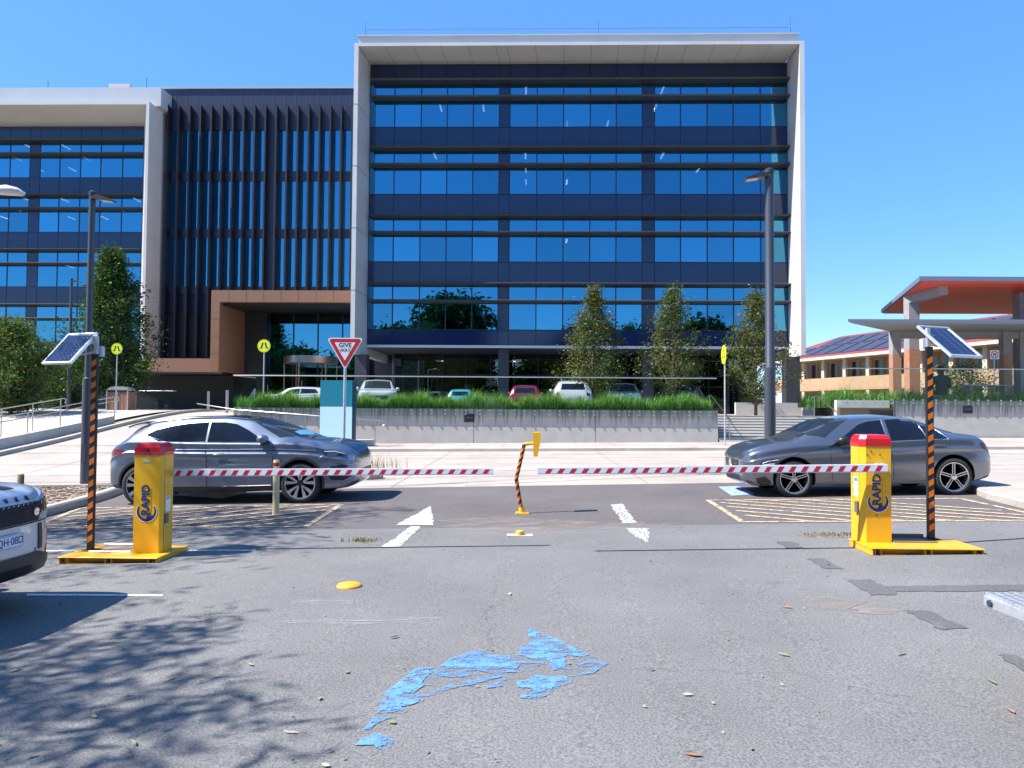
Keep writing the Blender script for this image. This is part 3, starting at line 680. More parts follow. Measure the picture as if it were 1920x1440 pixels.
# ---- left wing
GY2, FY2 = 56.9, 54.3
wing = thing('office_building', 'blue glass wing in pale frame at the left edge, beyond the trees', 'building', (WX(100, GY2), 60, PZ))
e2 = [(-340, -292), (-292, -244), (-244, -196), (-196, -148), (-148, -100), (-80, -32), (-32, 16.5), (16.5, 54), (73, 110), (110, 149), (149, 187), (187, 228), (228, 267)]
b2 = [(WX(a, GY2, 400), WX(b, GY2, 400)) for a, b in e2]
wx0, wx1 = b2[0][0], b2[-1][1]
office(wing, GY2, b2, ZS, 4, ZT, wx0, wx1, 9, (.4, .6, .2, .3), (.1, .3, .6, .5), .15)
px0, px1 = WX(270, FY2, 400), WX(275.5, FY2, 400)
mb = MB(); mb.prism([(px0, FY2), (px1, FY2), (px1, GY2 + .35), (wx1, GY2 + .35), (wx1, GY2)], 'z', WZ(672, FY2, 270), WZ(190, FY2, 275))
zf = WZ(190, FY2, 275); mb.prism([(FY2, zf - .002), (FY2, zf - .22), (GY2, ZT), (GY2 + 3, ZT), (GY2 + 3, zf - .002)], 'x', wx0, px0 - .002)
mb.build('outer_frame', CLAD, wing, world=True)
MB().box(wx0, px1 + .4, FY2 + .9, GY2 + 12, zf + .001, WZ(164, FY2 + .9, 150)).build('roof_fascia', CLADT, wing, world=True)
MB().box(WX(204, 60, 160), WX(243, 60, 160), 60, 62, WZ(166, 60, 200), WZ(157, 60, 220)).build('roof_plant_room', mat('plant_room_pink', (.5, .45, .43), .7), wing, world=True)
for px, py in ((90, 152), (275, 146)):
    x = WX(px, 56, 160); MB().tube([(x, 56, zf), (x, 56, WZ(py, 56, px))], .02, 5).build('roof_aerial', MULL, wing, world=True)
MB().box(wx0, px1, GY2, GY2 + 3, 5.2, 5.45).box(wx0, wx1, GY2 + 2.5, GY2 + 2.7, PZ, 5.2).build('ground_floor_wall', COLM, wing, world=True)

# ---- link block with vertical fins
LKY = 56.9
link = thing('office_building', 'dark link block with tall vertical fins and copper entrance portal', 'building', (WX(470, LKY), 58, PZ))
lx0, lx1 = px1 - .35, WX(662, LKY, 300)
LZT = WZ(161, LKY - .5, 480)
NAVY2 = mat('navy_metal_panel', (.022, .030, .062), .35, var=.1)
FIN = mat('brown_black_fin', (.026, .021, .026), .45, .3)
zrows = [(WZ(321, LKY, 470), WZ(244, LKY, 470)), (WZ(429, LKY, 470), WZ(339, LKY, 470)), (WZ(537, LKY, 470), WZ(446, LKY, 470))]
zlow = WZ(545, LKY, 470)
mb = MB(); prev = LZT
for (a, b) in zrows: mb.box(lx0, lx1, LKY, LKY + .3, b, prev); prev = a
mb.box(lx0, lx1, LKY, LKY + .3, 5.1, prev) if False else mb.box(lx0, lx1, LKY, LKY + .3, zlow - .3, prev)
mb.box(WX(488, LKY), WX(513, LKY), LKY + .001, LKY + .28, zlow, LZT - .1)
mb.build('facade_panels', NAVY2, link, world=True)
npan = 17; fpx = [305.5 + 20.5 * i for i in range(18)]
sb = MB()
for p in fpx: x = WX(p + 3, LKY, 180); sb.box(x, x + .03, LKY - .012, LKY - .002, WZ(200, LKY, 470), LZT - .15)
sb.build('panel_seams', mat('seam_blue', (.06, .075, .12), .5), link, world=True)
MB().box(lx0, lx1, LKY - .1, LKY + .4, LZT - .02, LZT + .12).build('parapet_cap', mat('parapet_grey', (.33, .37, .44), .4), link, world=True)
for i, p in enumerate(fpx):
    xa = WX(p + 1, LKY - 1.0, 300); low = WZ(545, LKY - 1, 470) if i >= 5 else WZ(668, LKY - 1, 340)
    zt = WZ(194, LKY - 1, 470)
    MB().prism([(LKY - .62, zt + .1), (LKY - .02, zt - .05), (LKY - .02, low), (LKY - .62, low)], 'x', xa, xa + .12).build('fin', FIN, link, world=True)
    if i < 17:
        xb = WX(fpx[i] + 20.5, LKY - 1, 300)
        for (a, b) in zrows:
            if 488 < fpx[i] + 10 < 513: continue
            f = MB().box(xa + .1, xa + .16, LKY + .05, LKY + .2, a, b).build('window', MULL, link, world=True)
            MB().box(xa + .16, xb + .1, LKY + .1, LKY + .11, a, b).build('pane', GLASS, f).location = -Vector(link['_loc'])
MB().box(lx0, lx1, LKY + 4, LKY + 4.1, 1.4, LZT - .2).build('inner_wall', ROOM, link, world=True)
MB().box(lx0, WX(395, LKY), LKY + .1, LKY + .3, 5.2, zlow - .32).build('lower_panels', NAVY2, link, world=True)
# copper portal
COP = mat('copper_panel', (.27, .138, .080), .42, .15, var=.05, vs=.4)
PY = 50.0; zc0, zc1, zc2 = WZ(695, PY, 400), WZ(566, PY, 420), WZ(544, PY, 420)
cx0, cx1, cx2 = WX(395, PY, 620), WX(411, PY, 620), WX(657, PY, 620)
mb = MB().box(cx0, cx2, PY, PY + 6.8, zc1, zc2)
mb.box(cx0, cx1, PY, PY + 6.8, zc0, zc1 - .002)
mb.box(WX(266, PY + 3, 680), cx0 - .002, PY + 2.0, PY + 6.8, zc0, WZ(672, PY + 2, 340))
mb.build('entrance_portal', COP, link, world=True)
jb = MB()
for k in range(1, 8): x = cx0 + (cx2 - cx0) * k / 8; jb.box(x, x + .02, PY - .006, PY - .001, zc1 + .02, zc2 - .02)
for k in range(1, 4): z = zc0 + (zc1 - zc0) * k / 4; jb.box(cx0 + .02, cx1 - .02, PY - .006, PY - .001, z, z + .02)
jb.build('panel_joints', mat('copper_joint', (.08, .045, .03), .6), link, world=True)
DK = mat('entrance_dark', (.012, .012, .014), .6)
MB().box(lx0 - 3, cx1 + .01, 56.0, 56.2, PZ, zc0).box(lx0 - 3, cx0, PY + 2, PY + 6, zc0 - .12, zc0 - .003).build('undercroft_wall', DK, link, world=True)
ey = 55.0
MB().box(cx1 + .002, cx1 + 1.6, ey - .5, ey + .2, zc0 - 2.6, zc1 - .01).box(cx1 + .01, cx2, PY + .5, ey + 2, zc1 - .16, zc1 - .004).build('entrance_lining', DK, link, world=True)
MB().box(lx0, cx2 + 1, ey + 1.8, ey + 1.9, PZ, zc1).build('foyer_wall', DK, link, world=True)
x = cx1 + 1.6; q = (cx2 - x) / 4
for i in range(4):
    f = MB().box(x + q * i, x + q * i + .07, ey - .08, ey + .06, PZ, zc1 - .17).box(x + q * i + .07, x + q * (i + 1), ey - .06, ey + .04, PZ + 2.6, PZ + 2.68).build('window', MULL, link, world=True)
    MB().box(x + q * i + .07, x + q * (i + 1), ey, ey + .012, PZ + 2.68, zc1 - .9).build('pane', GLASS, f).location = -Vector(link['_loc'])
    MB().box(x + q * i + .07, x + q * (i + 1), ey, ey + .012, PZ, PZ + 2.6).build('lower_pane', GROUNDGL, f).location = -Vector(link['_loc'])
# revolving door drum
dxc = (WX(532, 53, 680) + WX(631, 53, 680)) / 2; dr = (WX(631, 53, 680) - WX(532, 53, 680)) / 2
zd = WZ(682, 53, 580); zd2 = WZ(669, 53, 580)
rd = MB().lathe([(dr, zd), (dr, zd2), (dr - .1, zd2 + .01)], 40, 'z', (dxc, 53.2, 0)).build('revolving_door', mat('door_drum_metal', (.30, .27, .26), .35, .9), link, smooth=40, world=True)
rb = MB()
for a in (0, 60, 120, 180, 240, 300): rb.tube([(dxc + dr * .96 * cos(R(a + 20)), 53.2 + dr * .96 * sin(R(a + 20)), PZ), (dxc + dr * .96 * cos(R(a + 20)), 53.2 + dr * .96 * sin(R(a + 20)), zd)], .05, 6)
rb.build('door_post', mat('door_post_copper', (.33, .22, .17), .4, .8), rd).location = -Vector(link['_loc'])
# ================================================================ trees
def tree(name, label, x, y, z, h, rw, prof, nC, per, leaf, cols, trunk_h=1.2, seed=1, group=None, bark=None, cr=.3, droop=0, tr=.09, lean=(0, 0), zs=1.0):
    rr = random.Random(seed); root = thing(name, label, 'tree', (x, y, z), group=group)
    bark = bark or BARK; mb = MB()
    top = h * .93; N = 9
    tp = [(lean[0] * (k / N) ** 1.5 + rr.uniform(-.05, .05) * k / N * h * .12, lean[1] * (k / N) ** 1.5 + rr.uniform(-.05, .05) * k / N * h * .12, top * k / N) for k in range(N + 1)]
    mb.tube([(tp[0][0], tp[0][1], -.08)] + tp, [tr * 1.35] + [tr * (1 - .9 * k / N) for k in range(N + 1)], 8)
    cl = []
    for i in range(nC):
        t = rr.random() ** .9; r = rw * prof(t) * (rr.random() ** .42) * rr.uniform(.7, 1.18); a = rr.uniform(0, 2 * pi); r *= 1 + .26 * sin(3 * a + seed + 5 * t) + .12 * sin(7 * a - 9 * t)
        zc = trunk_h + (h - trunk_h) * t; k = min(N - 1, int(zc / top * N)); bx, by = tp[min(k, N)][0], tp[min(k, N)][1]
        cl.append(Vector((bx + r * cos(a), by + r * sin(a), zc)))
    for c in cl[:70]:
        zb_ = max(trunk_h * .7, c.z - .9 * Vector((c.x, c.y)).length - .2); k = min(N, int(zb_ / top * N)); p = Vector(tp[k]); p.z = zb_ if zb_ < top else top
        mid = p.lerp(c, .55) + Vector((0, 0, -.08 * h * .1)); rb = tr * (.10 if droop else .38) * (1 - zb_ / h * .6)
        mb.tube([p, mid, c], [rb, rb * .6, rb * .2], 5)
    mb.build('trunk', bark, root, smooth=60)
    lb = MB()
    for c in cl:
        crr = cr * rr.uniform(.6, 1.25); ci = rr.random()
        for _ in range(per):
            d = Vector((rr.gauss(0, 1), rr.gauss(0, 1), rr.gauss(0, 1) * zs)) * crr * .55; p = c + d; p.z -= droop * d.length
            if p.z < trunk_h * .8: continue
            u = Vector((rr.gauss(0, 1), rr.gauss(0, 1), rr.gauss(0, .6) - droop * 1.5)).normalized(); v = u.cross(Vector((rr.gauss(0, 1), rr.gauss(0, 1), rr.gauss(0, 1)))).normalized()
            l = leaf * rr.uniform(.7, 1.3); wd = l * rr.uniform(.35, .5) * (.45 if droop else 1)
            ncol = len(cols); m = min(ncol - 1, int((ci * .6 + rr.random() * .4) * ncol))
            lb.add([p - u * l, p + v * wd, p + u * l, p - v * wd], [(0, 1, 2, 3)], m)
    lb.build('crown', cols, root)
    return root
BARK = mat('tree_bark', (.14, .11, .085), .9, var=.3, vs=8, bump=.5, bs=20)
YG = [leafmat('pear_leaf_green', (.040, .080, .022)), leafmat('pear_leaf_olive', (.065, .105, .028)), leafmat('pear_leaf_yellow', (.12, .135, .035)), leafmat('pear_leaf_bronze', (.11, .085, .035))]
DG = [leafmat('leaf_dark_green', (.020, .052, .014)), leafmat('leaf_mid_green', (.038, .085, .020)), leafmat('leaf_fresh_green', (.07, .13, .03))]
RG = [leafmat('bush_green', (.04, .10, .022)), leafmat('bush_light', (.085, .15, .035)), leafmat('bush_orange', (.12, .12, .03))]
pear = lambda t: (min(1, t / .3) ** .6) * (1 - max(0, (t - .3) / .7)) ** .95 + .05
rnd_ = lambda t: max(.05, sqrt(max(0, 1 - (2 * t - 1) ** 2)))
tw = lambda px, Y: (WX(px, Y, 700), Y)
GT = 'small trees in front of the large office building'
T1 = tw(1112, 37.6); hh = WZ(546, 37.6, 1112) - PZ
tree('street_tree', 'small olive green tree in front of the building, leftmost of three', T1[0], T1[1], PZ, hh, 1.75, pear, 300, 30, .072, YG, .8, 11, GT, cr=.40)
T2 = tw(1262, 38.2)
tree('street_tree', 'small two topped tree in front of the building, middle of three', T2[0], T2[1], PZ, WZ(546, 38.2, 1262) - PZ, 1.75, lambda t: pear(t) * (1.0 if t < .7 else 1.25), 270, 30, .072, YG, .9, 12, GT, cr=.38)
T3 = tw(1417, 38.4)
tree('street_tree', 'small tree partly behind the right lamp post', T3[0], T3[1], PZ, WZ(552, 38.4, 1417) - PZ, 1.8, pear, 290, 30, .072, YG, .7, 13, GT, cr=.40)
T4 = tw(207, 42)
tree('conical_tree', 'dense dark green conical tree behind the left lamp post', T4[0], T4[1], 1.3, WZ(476, 42, 205) - 1.3, 2.45, lambda t: (min(1, t / .15) ** .5) * (1 - max(0, (t - .15) / .85)) ** .78 + .03, 520, 48, .10, DG, 1.0, 21, None, cr=.48, tr=.14)
T5 = tw(22, 36)
tree('bushy_tree', 'rounded bushy green tree with orange tips at the left edge', T5[0], T5[1], 1.0, WZ(610, 36, 30) - 1.0, 2.0, rnd_, 420, 40, .085, RG, .4, 22, None, cr=.42, tr=.10)
T6 = tw(118, 44)
tree('shrub', 'low dark shrub between the bushy tree and the conical tree', T6[0], T6[1], 1.2, WZ(655, 44, 118) - 1.2, 1.5, rnd_, 200, 36, .09, DG, .2, 23, None, cr=.40, tr=.07)
# trees behind and beside the photographer: seen only as shadows and reflections
EU = [leafmat('gum_leaf', (.05, .08, .035)), leafmat('gum_leaf_pale', (.08, .11, .05))]
tree('gum_tree', 'tall gum tree beside the parked cars, shading the lower left asphalt', -10.9, 1.45, -.25, 9.4, 3.9, lambda t: rnd_(t) * .95 + .05, 230, 66, .12, EU, 4.2, 31, None, cr=.70, droop=.5, tr=.13, lean=(1.2, .3), zs=.7)
tree('gum_tree', 'tall gum tree at the far left bay, shading the hatched marking', -12.6, 9.4, -.3, 11.5, 2.7, lambda t: rnd_(t) * .95 + .05, 80, 60, .13, EU, 7.4, 33, None, cr=.7, droop=.5, tr=.14, lean=(.8, 0), zs=.7)
for i, (x, y, h, r) in enumerate([(-23, -34, 14.5, 7), (-13, -30, 19, 7.5), (-31, -30, 12, 6), (11, -34, 14.5, 8), (19, -30, 13, 7), (29, -36, 15, 7), (40, -30, 12, 7), (2, -44, 10, 6), (-45, -34, 12, 8)]):
    tree('roadside_tree', ['broad dark tree behind the car park', 'tallest dark tree behind the car park'][i == 1], x, y, gz(x, y), h, r, lambda t: rnd_(t) * .9 + .1, 360, 60, .46, DG[:2], 1.0, 40 + i, 'trees lining the back of the car park', cr=1.7, tr=.3)
# weeds
def tuft(label, p, n, h, rx, ry, seed, dz=0):
    rr = random.Random(seed); mb = MB()
    for _ in range(n):
        x = rr.gauss(0, rx / 2); y = rr.gauss(0, ry / 2); a = rr.uniform(0, 2 * pi); hh = h * rr.uniform(.4, 1); ln = hh * rr.uniform(.1, .6); w_ = .004
        d = Vector((cos(a), sin(a), 0)); s = Vector((-sin(a), cos(a), 0)) * w_; b = Vector((x, y, 0)); q = b + d * ln * .3 + Vector((0, 0, hh * .6)); t = b + d * ln + Vector((0, 0, hh))
        mb.add([b - s, b + s, q + s, q - s, t], [(0, 1, 2, 3), (3, 2, 4)], rr.choice((0, 1, 1, 2)))
    o = mb.build('weed', WD); o.location = (p[0], p[1], p[2] + dz); return tag(o, label, 'weed', kind='stuff')
WD = [leafmat('weed_green', (.09, .16, .04)), leafmat('weed_straw', (.32, .26, .13)), leafmat('weed_rust', (.25, .13, .06))]
tuft('low dry weed in the asphalt left of the white arrow', G(682, 1015), 110, .07, .22, .12, 1)
tuft('tall wispy grass tuft on the kerb island behind the wagon', G(690, 900), 260, .62, .8, .35, 2, .1)
tuft('dry weed clump at the sedan side of the right barrier', G(1568, 1004), 200, .05, .36, .16, 3)
tuft('dry grass on the right kerb island at the sedan nose', G(1330, 890), 220, .16, 2.0, .4, 4, .1)
tuft('straw coloured weeds at the foot of the wall behind the teal sign', G(640, 833), 160, .12, 3.0, .3, 5, .1)
# fallen leaves
LF = [mat('dry_leaf_tan', (.33, .22, .13), .7), mat('dry_leaf_brown', (.25, .14, .08), .7), mat('dry_leaf_pale', (.36, .31, .23), .7), mat('leaf_olive', (.16, .18, .08), .6)]
mb = MB(); rr = random.Random(77)
def leafbit(x, y, l, wd, m):
    a = rr.uniform(0, pi); z = gz(x, y) + .008; c, s = cos(a), sin(a); vs = []
    bend = rr.uniform(-.3, .3) * l
    for (u, v, w_) in ((-l, 0, .004), (-l * .3, -wd, .012), (l * .35, -wd * .8, .010), (l, bend, .003), (l * .35, wd * .8 + bend * .3, .002), (-l * .3, wd, .002)):
        vs.append((x + u * c - v * s, y + u * s + v * c, z + w_ * rr.uniform(.3, 1.2)))
    mb.add(vs, [(0, 1, 2, 3, 4, 5)], m)
for px, py in ((740, 1197), (1222, 1258), (370, 1160), (450, 1162), (320, 1274), (470, 1248), (650, 1262), (955, 1115), (545, 1376), (735, 1357), (60, 1420), (175, 1345), (610, 1438), (1290, 1305), (1300, 1418), (240, 1305), (250, 1395), (600, 1312), (1475, 1140), (1690, 1228), (1470, 1230), (1860, 1280), (1895, 1335), (90, 1188), (30, 1258)):
    p = G(px, py); leafbit(p.x, p.y, rr.uniform(.025, .05), rr.uniform(.006, .014), rr.choice((0, 0, 1, 2, 3)))
for _ in range(190):
    y = 2.2 + 11 * rr.random() ** 1.3; x = rr.uniform(-.75, .45 + (.25 if rr.random() < .3 else 0)) * y
    leafbit(x, y, rr.uniform(.006, .020), rr.uniform(.002, .006), rr.choice((0, 1, 1, 2, 3)))
tag(mb.build('leaf_litter', LF), 'dry gum leaves and twigs scattered over the asphalt', 'leaf litter', kind='stuff')

# ================================================================ lettering
def text(name, body, size, m, M, parent, ext=.0015, bold=0, align='CENTER'):
    cu = bpy.data.curves.new(name, 'FONT'); cu.body = body; cu.size = size; cu.align_x = align; cu.align_y = 'CENTER'; cu.extrude = ext; cu.offset = bold; cu.resolution_u = 3
    t = bpy.data.objects.new(name, cu); col.objects.link(t); bpy.context.view_layer.update()
    me = bpy.data.meshes.new_from_object(t.evaluated_get(bpy.context.evaluated_depsgraph_get())); bpy.data.objects.remove(t)
    me.transform(M); me.materials.clear(); me.materials.append(m)
    o = bpy.data.objects.new(name, me); col.objects.link(o); o.parent = parent; return o
FACE = Matrix.Rotation(R(90), 4, 'X')        # text standing up, facing -Y
def TR(x, y, z): return Matrix.Translation((x, y, z))
INK = mat('navy_ink', (.015, .03, .17), .5); BLACK = mat('sign_black', (.012, .012, .014), .5)
RED = mat('sign_red', (.50, .015, .03), .45, var=.05); REFW = mat('reflective_white', (.74, .74, .76), .45)
GALV = mat('galvanised_steel', (.50, .52, .55), .45, .55, var=.12, vs=12)

# ================================================================ barriers
YP = mat('barrier_yellow', (.76, .41, .010), .42, coat=.15, var=.09, vs=2.2); YB = mat('base_orange_yellow', (.78, .37, .012), .42, coat=.2, var=.10, vs=6)
CAPR = mat('cap_red', (.50, .012, .02), .28, coat=.4); BOOMW = mat('boom_white', (.72, .73, .76), .35, coat=.2)
BRED = mat('boom_red', (.52, .015, .04), .4); ORNG = mat('reflector_orange', (.62, .16, .010), .5); PBLK = mat('post_black', (.018, .018, .024), .5, .2)
PCELL = mat('solar_cell', (.012, .018, .06), .15, spec=.7); ALU = mat('aluminium', (.68, .70, .73), .35, .7)
INNER = mat('base_inside', (.22, .16, .10), .7, var=.2); LBLUE = mat('sticker_blue', (.05, .30, .62), .4); LWH = mat('sticker_white', (.75, .77, .78), .4)
def Zp(px, py, z):
    d = ray(px, py); return CAM + d * ((z - CAM.z) / d.z)
def barrier(side):
    Lf = side == 'l'
    if Lf:
        y0 = G(200, 1057).y; zt = WZ(1045.5, y0, 200); x0 = Zp(105, 1045, zt).x; x1 = Zp(298, 1045, zt).x; y1 = Zp(358, 1022.5, zt).y
        lab = 'yellow barrier gate with solar post, left of the lane, boom pointing right'
        yc = Zp(275, 1037, zt).y; ca, cb = W(250.5, 950, yc).x, W(303, 950, yc).x; yb = yc + .27; zc = WZ(853, yc, 275); zk = WZ(829.5, yc + .12, 275)
        yp_ = Zp(171, 1033, zt).y; pa_, pb_ = W(165, 900, yp_).x, W(177, 900, yp_).x; ptop = WZ(664, yp_, 170)
        ya = yb + .055; be = W(925, 884, ya).x; bs = cb - .02; za = WZ(886.5, ya, 330); zb_ = WZ(883.5, ya, 920)
    else:
        y0 = G(1737, 1041).y; zt = WZ(1029, y0, 1740); x0 = Zp(1638, 1029, zt).x; x1 = Zp(1838, 1027, zt).x; y1 = Zp(1583, 1009.5, zt).y
        lab = 'yellow barrier gate with solar post, right of the lane, boom pointing left'
        yc = Zp(1650, 1017, zt).y; ca, cb = W(1624, 920, yc).x - .055, W(1671, 920, yc).x; yb = yc + .27; zc = WZ(836, yc, 1640); zk = WZ(814.5, yc + .12, 1640)
        yp_ = Zp(1742, 1012, zt).y; pa_, pb_ = W(1739.5, 900, yp_).x, W(1752.5, 900, yp_).x; ptop = WZ(650, yp_, 1738)
        ya = yc - .07; be = W(1008, 884, ya).x; bs = W(1663, 880, ya).x; za = WZ(877.5, ya, 1650); zb_ = WZ(883, ya, 1015)
    zg = gz((x0 + x1) / 2, (y0 + y1) / 2)
    root = thing('barrier_gate', lab, 'barrier gate', ((x0 + x1) / 2, (y0 + y1) / 2, zg), group='barrier gates')
    B = lambda mb, n, m, s=None, par=None: mb.build(n, m, par or root, smooth=s, world=True)
    def sub(mb, n, m, par, s=None):
        o = mb.build(n, m, par, smooth=s); o.location = -Vector(root['_loc']); return o
    zb0 = zt - .078
    mb = MB().bbox(x0, x1, y0, y1, zt - .010, zt, .003)
    for xx in (x0 + .012, x0 + .10, (x0 + x1) / 2 - .03, (x0 + x1) / 2 + .035, x1 - .11, x1 - .022):
        mb.box(xx, xx + .008, y0 + .012, y1 - .012, zb0, zt - .0105)
    for xx, xe in ((x0 + .11, (x0 + x1) / 2 - .035), ((x0 + x1) / 2 + .045, x1 - .115)):
        mb.box(xx, xe, y0 + .10, y0 + .106, zb0 + .01, zt - .011); mb.box(xx, xe, y0 + .012, y1 - .012, zb0, zb0 + .005)
    for sx in ((x1 - .014) if Lf else (x0 + .006),): mb.box(sx, sx + .009, y0 + .02, y1 - .02, zb0, zt - .0105)
    base = B(mb, 'base_frame', YB)
    xa_, xb_ = (pb_ + .01, ca - .02) if Lf else (cb + .02, pa_ - .01)
    mb = MB().box(xa_, xb_, yc + .02, yc + .30, zt + .001, zt + .006); sub(mb, 'inner_tray', INNER, base)
    mb = MB().bbox(xa_, xb_, yc + .30, yc + .33, zt, zt + .05, .004); sub(mb, 'tray_edge', ALU if Lf else INNER, base); sub(MB().bbox(xa_, xb_, yc - .01, yc + .015, zt, zt + .018, .003), 'tray_edge', ALU if Lf else INNER, base)
    for fx in (x0 + .06, x1 - .065):
        for fy in (y0 + .06, y1 - .08):
            g = gz(fx, fy); sub(MB().lathe([(.022, g), (.022, g + .008), (.008, g + .012), (.008, zt - .011)], 12, 'z', (fx, fy, 0)), 'levelling_foot', GALV, base, 40)
    # cabinet with chamfered front corners
    ch = .055; e = .0
    if Lf: poly = [(ca, yc), (cb - ch * .5, yc), (cb, yc + ch), (cb, yb), (ca, yb)]
    else: poly = [(ca + ch, yc), (cb, yc), (cb, yb), (ca, yb), (ca, yc + ch)]
    def inset(p, d, z): cx = (ca + cb) / 2; cy = (yc + yb) / 2; return [(cx + (q[0] - cx) * d, cy + (q[1] - cy) * d, z) for q in p]
    cab = B(MB().loft([inset(poly, 1, zt + .002), inset(poly, 1, zc - .004), inset(poly, .985, zc)]), 'cabinet', YP)
    cap = B(MB().loft([inset(poly, 1.035, zc - .006), inset(poly, 1.035, zc + (zk - zc) * .25), inset(poly, .99, zc + (zk - zc) * .62), inset(poly, .86, zc + (zk - zc) * .93), inset(poly, .70, zk)]), 'cap', CAPR)
    cxm = (ca + cb) / 2 + (-.01 if Lf else .02)
    sub(MB().box(cb - .001 if Lf else ca - .001, cb + .002 if Lf else ca + .001, yc + ch + .002, yc + ch + .005, zt + .02, zc - .02), 'door_seam', PBLK, cab)
    # emblem ring and lettering
    zl = zt + (zc - zt) * .42; yq = yc - .003
    def arc(r0, r1, a0, a1, m, nm, cx=cxm, cz=zl):
        mb = MB(); n = 26; rg = []
        for k in range(n + 1):
            a = a0 + (a1 - a0) * k / n; wv = (1 if nm != 'emblem_ring' else (.35 + .65 * sin(pi * k / n))); ro = r1; ri = r1 - (r1 - r0) * wv
            rg.append([(cx + ri * cos(a), yc - .0035, cz + ri * sin(a)), (cx + ro * cos(a), yc - .0035, cz + ro * sin(a)), (cx + ro * cos(a), yc + .001, cz + ro * sin(a)), (cx + ri * cos(a), yc + .001, cz + ri * sin(a))])
        mb.loft(rg); sub(mb, nm, m, cab)
    arc(.078, .112, R(150), R(395), INK, 'emblem_ring'); arc(.115, .121, R(140), R(400), LWH, 'emblem_outline')
    sub(MB().prism([(cxm - .012, zl - .080), (cxm + .045, zl - .034), (cxm + .030, zl - .030), (cxm + .033, zl - .004), (cxm + .010, zl - .028), (cxm - .0, zl - .05)], 'y', yc - .0055, yc - .0005, M=TR(cxm, 0, zl) @ Matrix.Scale(1.35, 4) @ TR(-cxm, 0, -zl) @ TR(0, yc * (1 / 1.35 - 1), 0)), 'emblem_arrow', INK, cab)
    Mx = TR(cxm - .012, yc - .0035, zl + .135) @ FACE @ Matrix.Rotation(R(90), 4, 'Z')
    text('lettering', 'RAPID', .128, INK, Mx, cab, bold=.0032).location = -Vector(root['_loc'])
    text('small_lettering', 'ACCESS CONTROL', .020, mat('ink_faded', (.45, .32, .05), .5), TR(cxm + .036, yc - .003, zl + .09) @ FACE @ Matrix.Rotation(R(90), 4, 'Z'), cab) if False else None
    for dz_, w_ in ((.0, .19),): sub(MB().box(cxm + .046, cxm + .054, yc - .002, yc - .0005, zl + .0, zl + .27), 'fine_print_line', mat('print_ochre', (.45, .30, .03), .5), cab)
    if Lf:
        sx = cb
        sub(MB().box(sx, sx + .002, yc + .10, yc + .21, zt + .46, zt + .64), 'sticker', LWH, cab); sub(MB().box(sx + .0022, sx + .003, yc + .105, yc + .205, zt + .60, zt + .635), 'sticker_band', mat('sticker_grey', (.35, .42, .5), .4), cab)
        sub(MB().bbox(sx, sx + .02, yc + .07, yc + .14, zt + .33, zt + .44, .004), 'lock_box', mat('lock_grey', (.12, .12, .13), .5), cab)
        sub(MB().box(ca + .10, ca + .19, yc - .003, yc - .0005, zc - .085, zc - .058), 'sticker', mat('sticker_silver', (.5, .5, .52), .4), cab)
        sub(MB().lathe([(.012, yc + .005), (.012, yc - .016), (.008, yc - .018)], 12, 'y', (cxm, 0, zc + (zk - zc) * .45)), 'key_lock', PBLK, cap, 40)
    else:
        sx = ca
        sub(MB().box(sx - .002, sx, yc + .08, yc + .19, zt + .50, zt + .72), 'sticker', LWH, cab); sub(MB().box(sx - .003, sx - .0022, yc + .085, yc + .185, zt + .67, zt + .712), 'sticker_band', LBLUE, cab)
        sub(MB().bbox(sx - .025, sx, yc + .06, yc + .13, zt + .32, zt + .45, .004), 'lock_box', mat('lock_grey', (.12, .12, .13), .5), cab)
        for bx_, bz_ in ((.10, -.06), (.20, -.10), (.06, -.10), (.20, -.27), (.11, -.27), (.155, -.78)):
            sub(MB().lathe([(.007, yc + .002), (.007, yc - .008), (.003, yc - .01)], 10, 'y', (ca + ch * .2 + bx_, 0, zc + bz_)), 'bolt', PBLK, cab, 40)
        # chevron marker strip fixed at the back left
        xs0, xs1 = W(1594, 900, yb).x, W(1606, 900, yb).x; z0_, z1_ = WZ(955, yb, 1600), WZ(862, yb, 1600)
        ms = B(MB().bbox(xs0, xs1 + .03, yb - .05, yb - .035, z0_, z1_, .003), 'marker_strip', mat('marker_yellow', (.78, .55, .08), .4))
        cm = MB(); nn = 5; hz = (z1_ - z0_ - .14) / nn
        for k in range(nn):
            zz = z0_ + .13 + hz * k; xm = (xs0 + xs1) / 2; h_ = hz * .32
            cm.add([(xs0 + .004, yb - .0525, zz), (xm, yb - .0525, zz + h_), (xs1 - .004, yb - .0525, zz), (xs1 - .004, yb - .0525, zz + h_), (xm, yb - .0525, zz + 2 * h_), (xs0 + .004, yb - .0525, zz + h_)], [(0, 1, 4, 5), (1, 2, 3, 4)])
        sub(cm, 'chevrons', mat('marker_red', (.68, .03, .02), .4), ms)
    # boom
    hs, he = .044, .036; d = 1 if be > bs else -1
    rg = [[(bs, ya - .026, za - hs), (bs, ya + .026, za - hs), (bs, ya + .026, za + hs), (bs, ya - .026, za + hs)], [(be, ya - .022, zb_ - he), (be, ya + .022, zb_ - he), (be, ya + .022, zb_ + he), (be, ya - .022, zb_ + he)]]
    boom = B(MB().loft(rg), 'boom', BOOMW)
    st = MB(); Lb = abs(be - bs); p = .136; k = 0
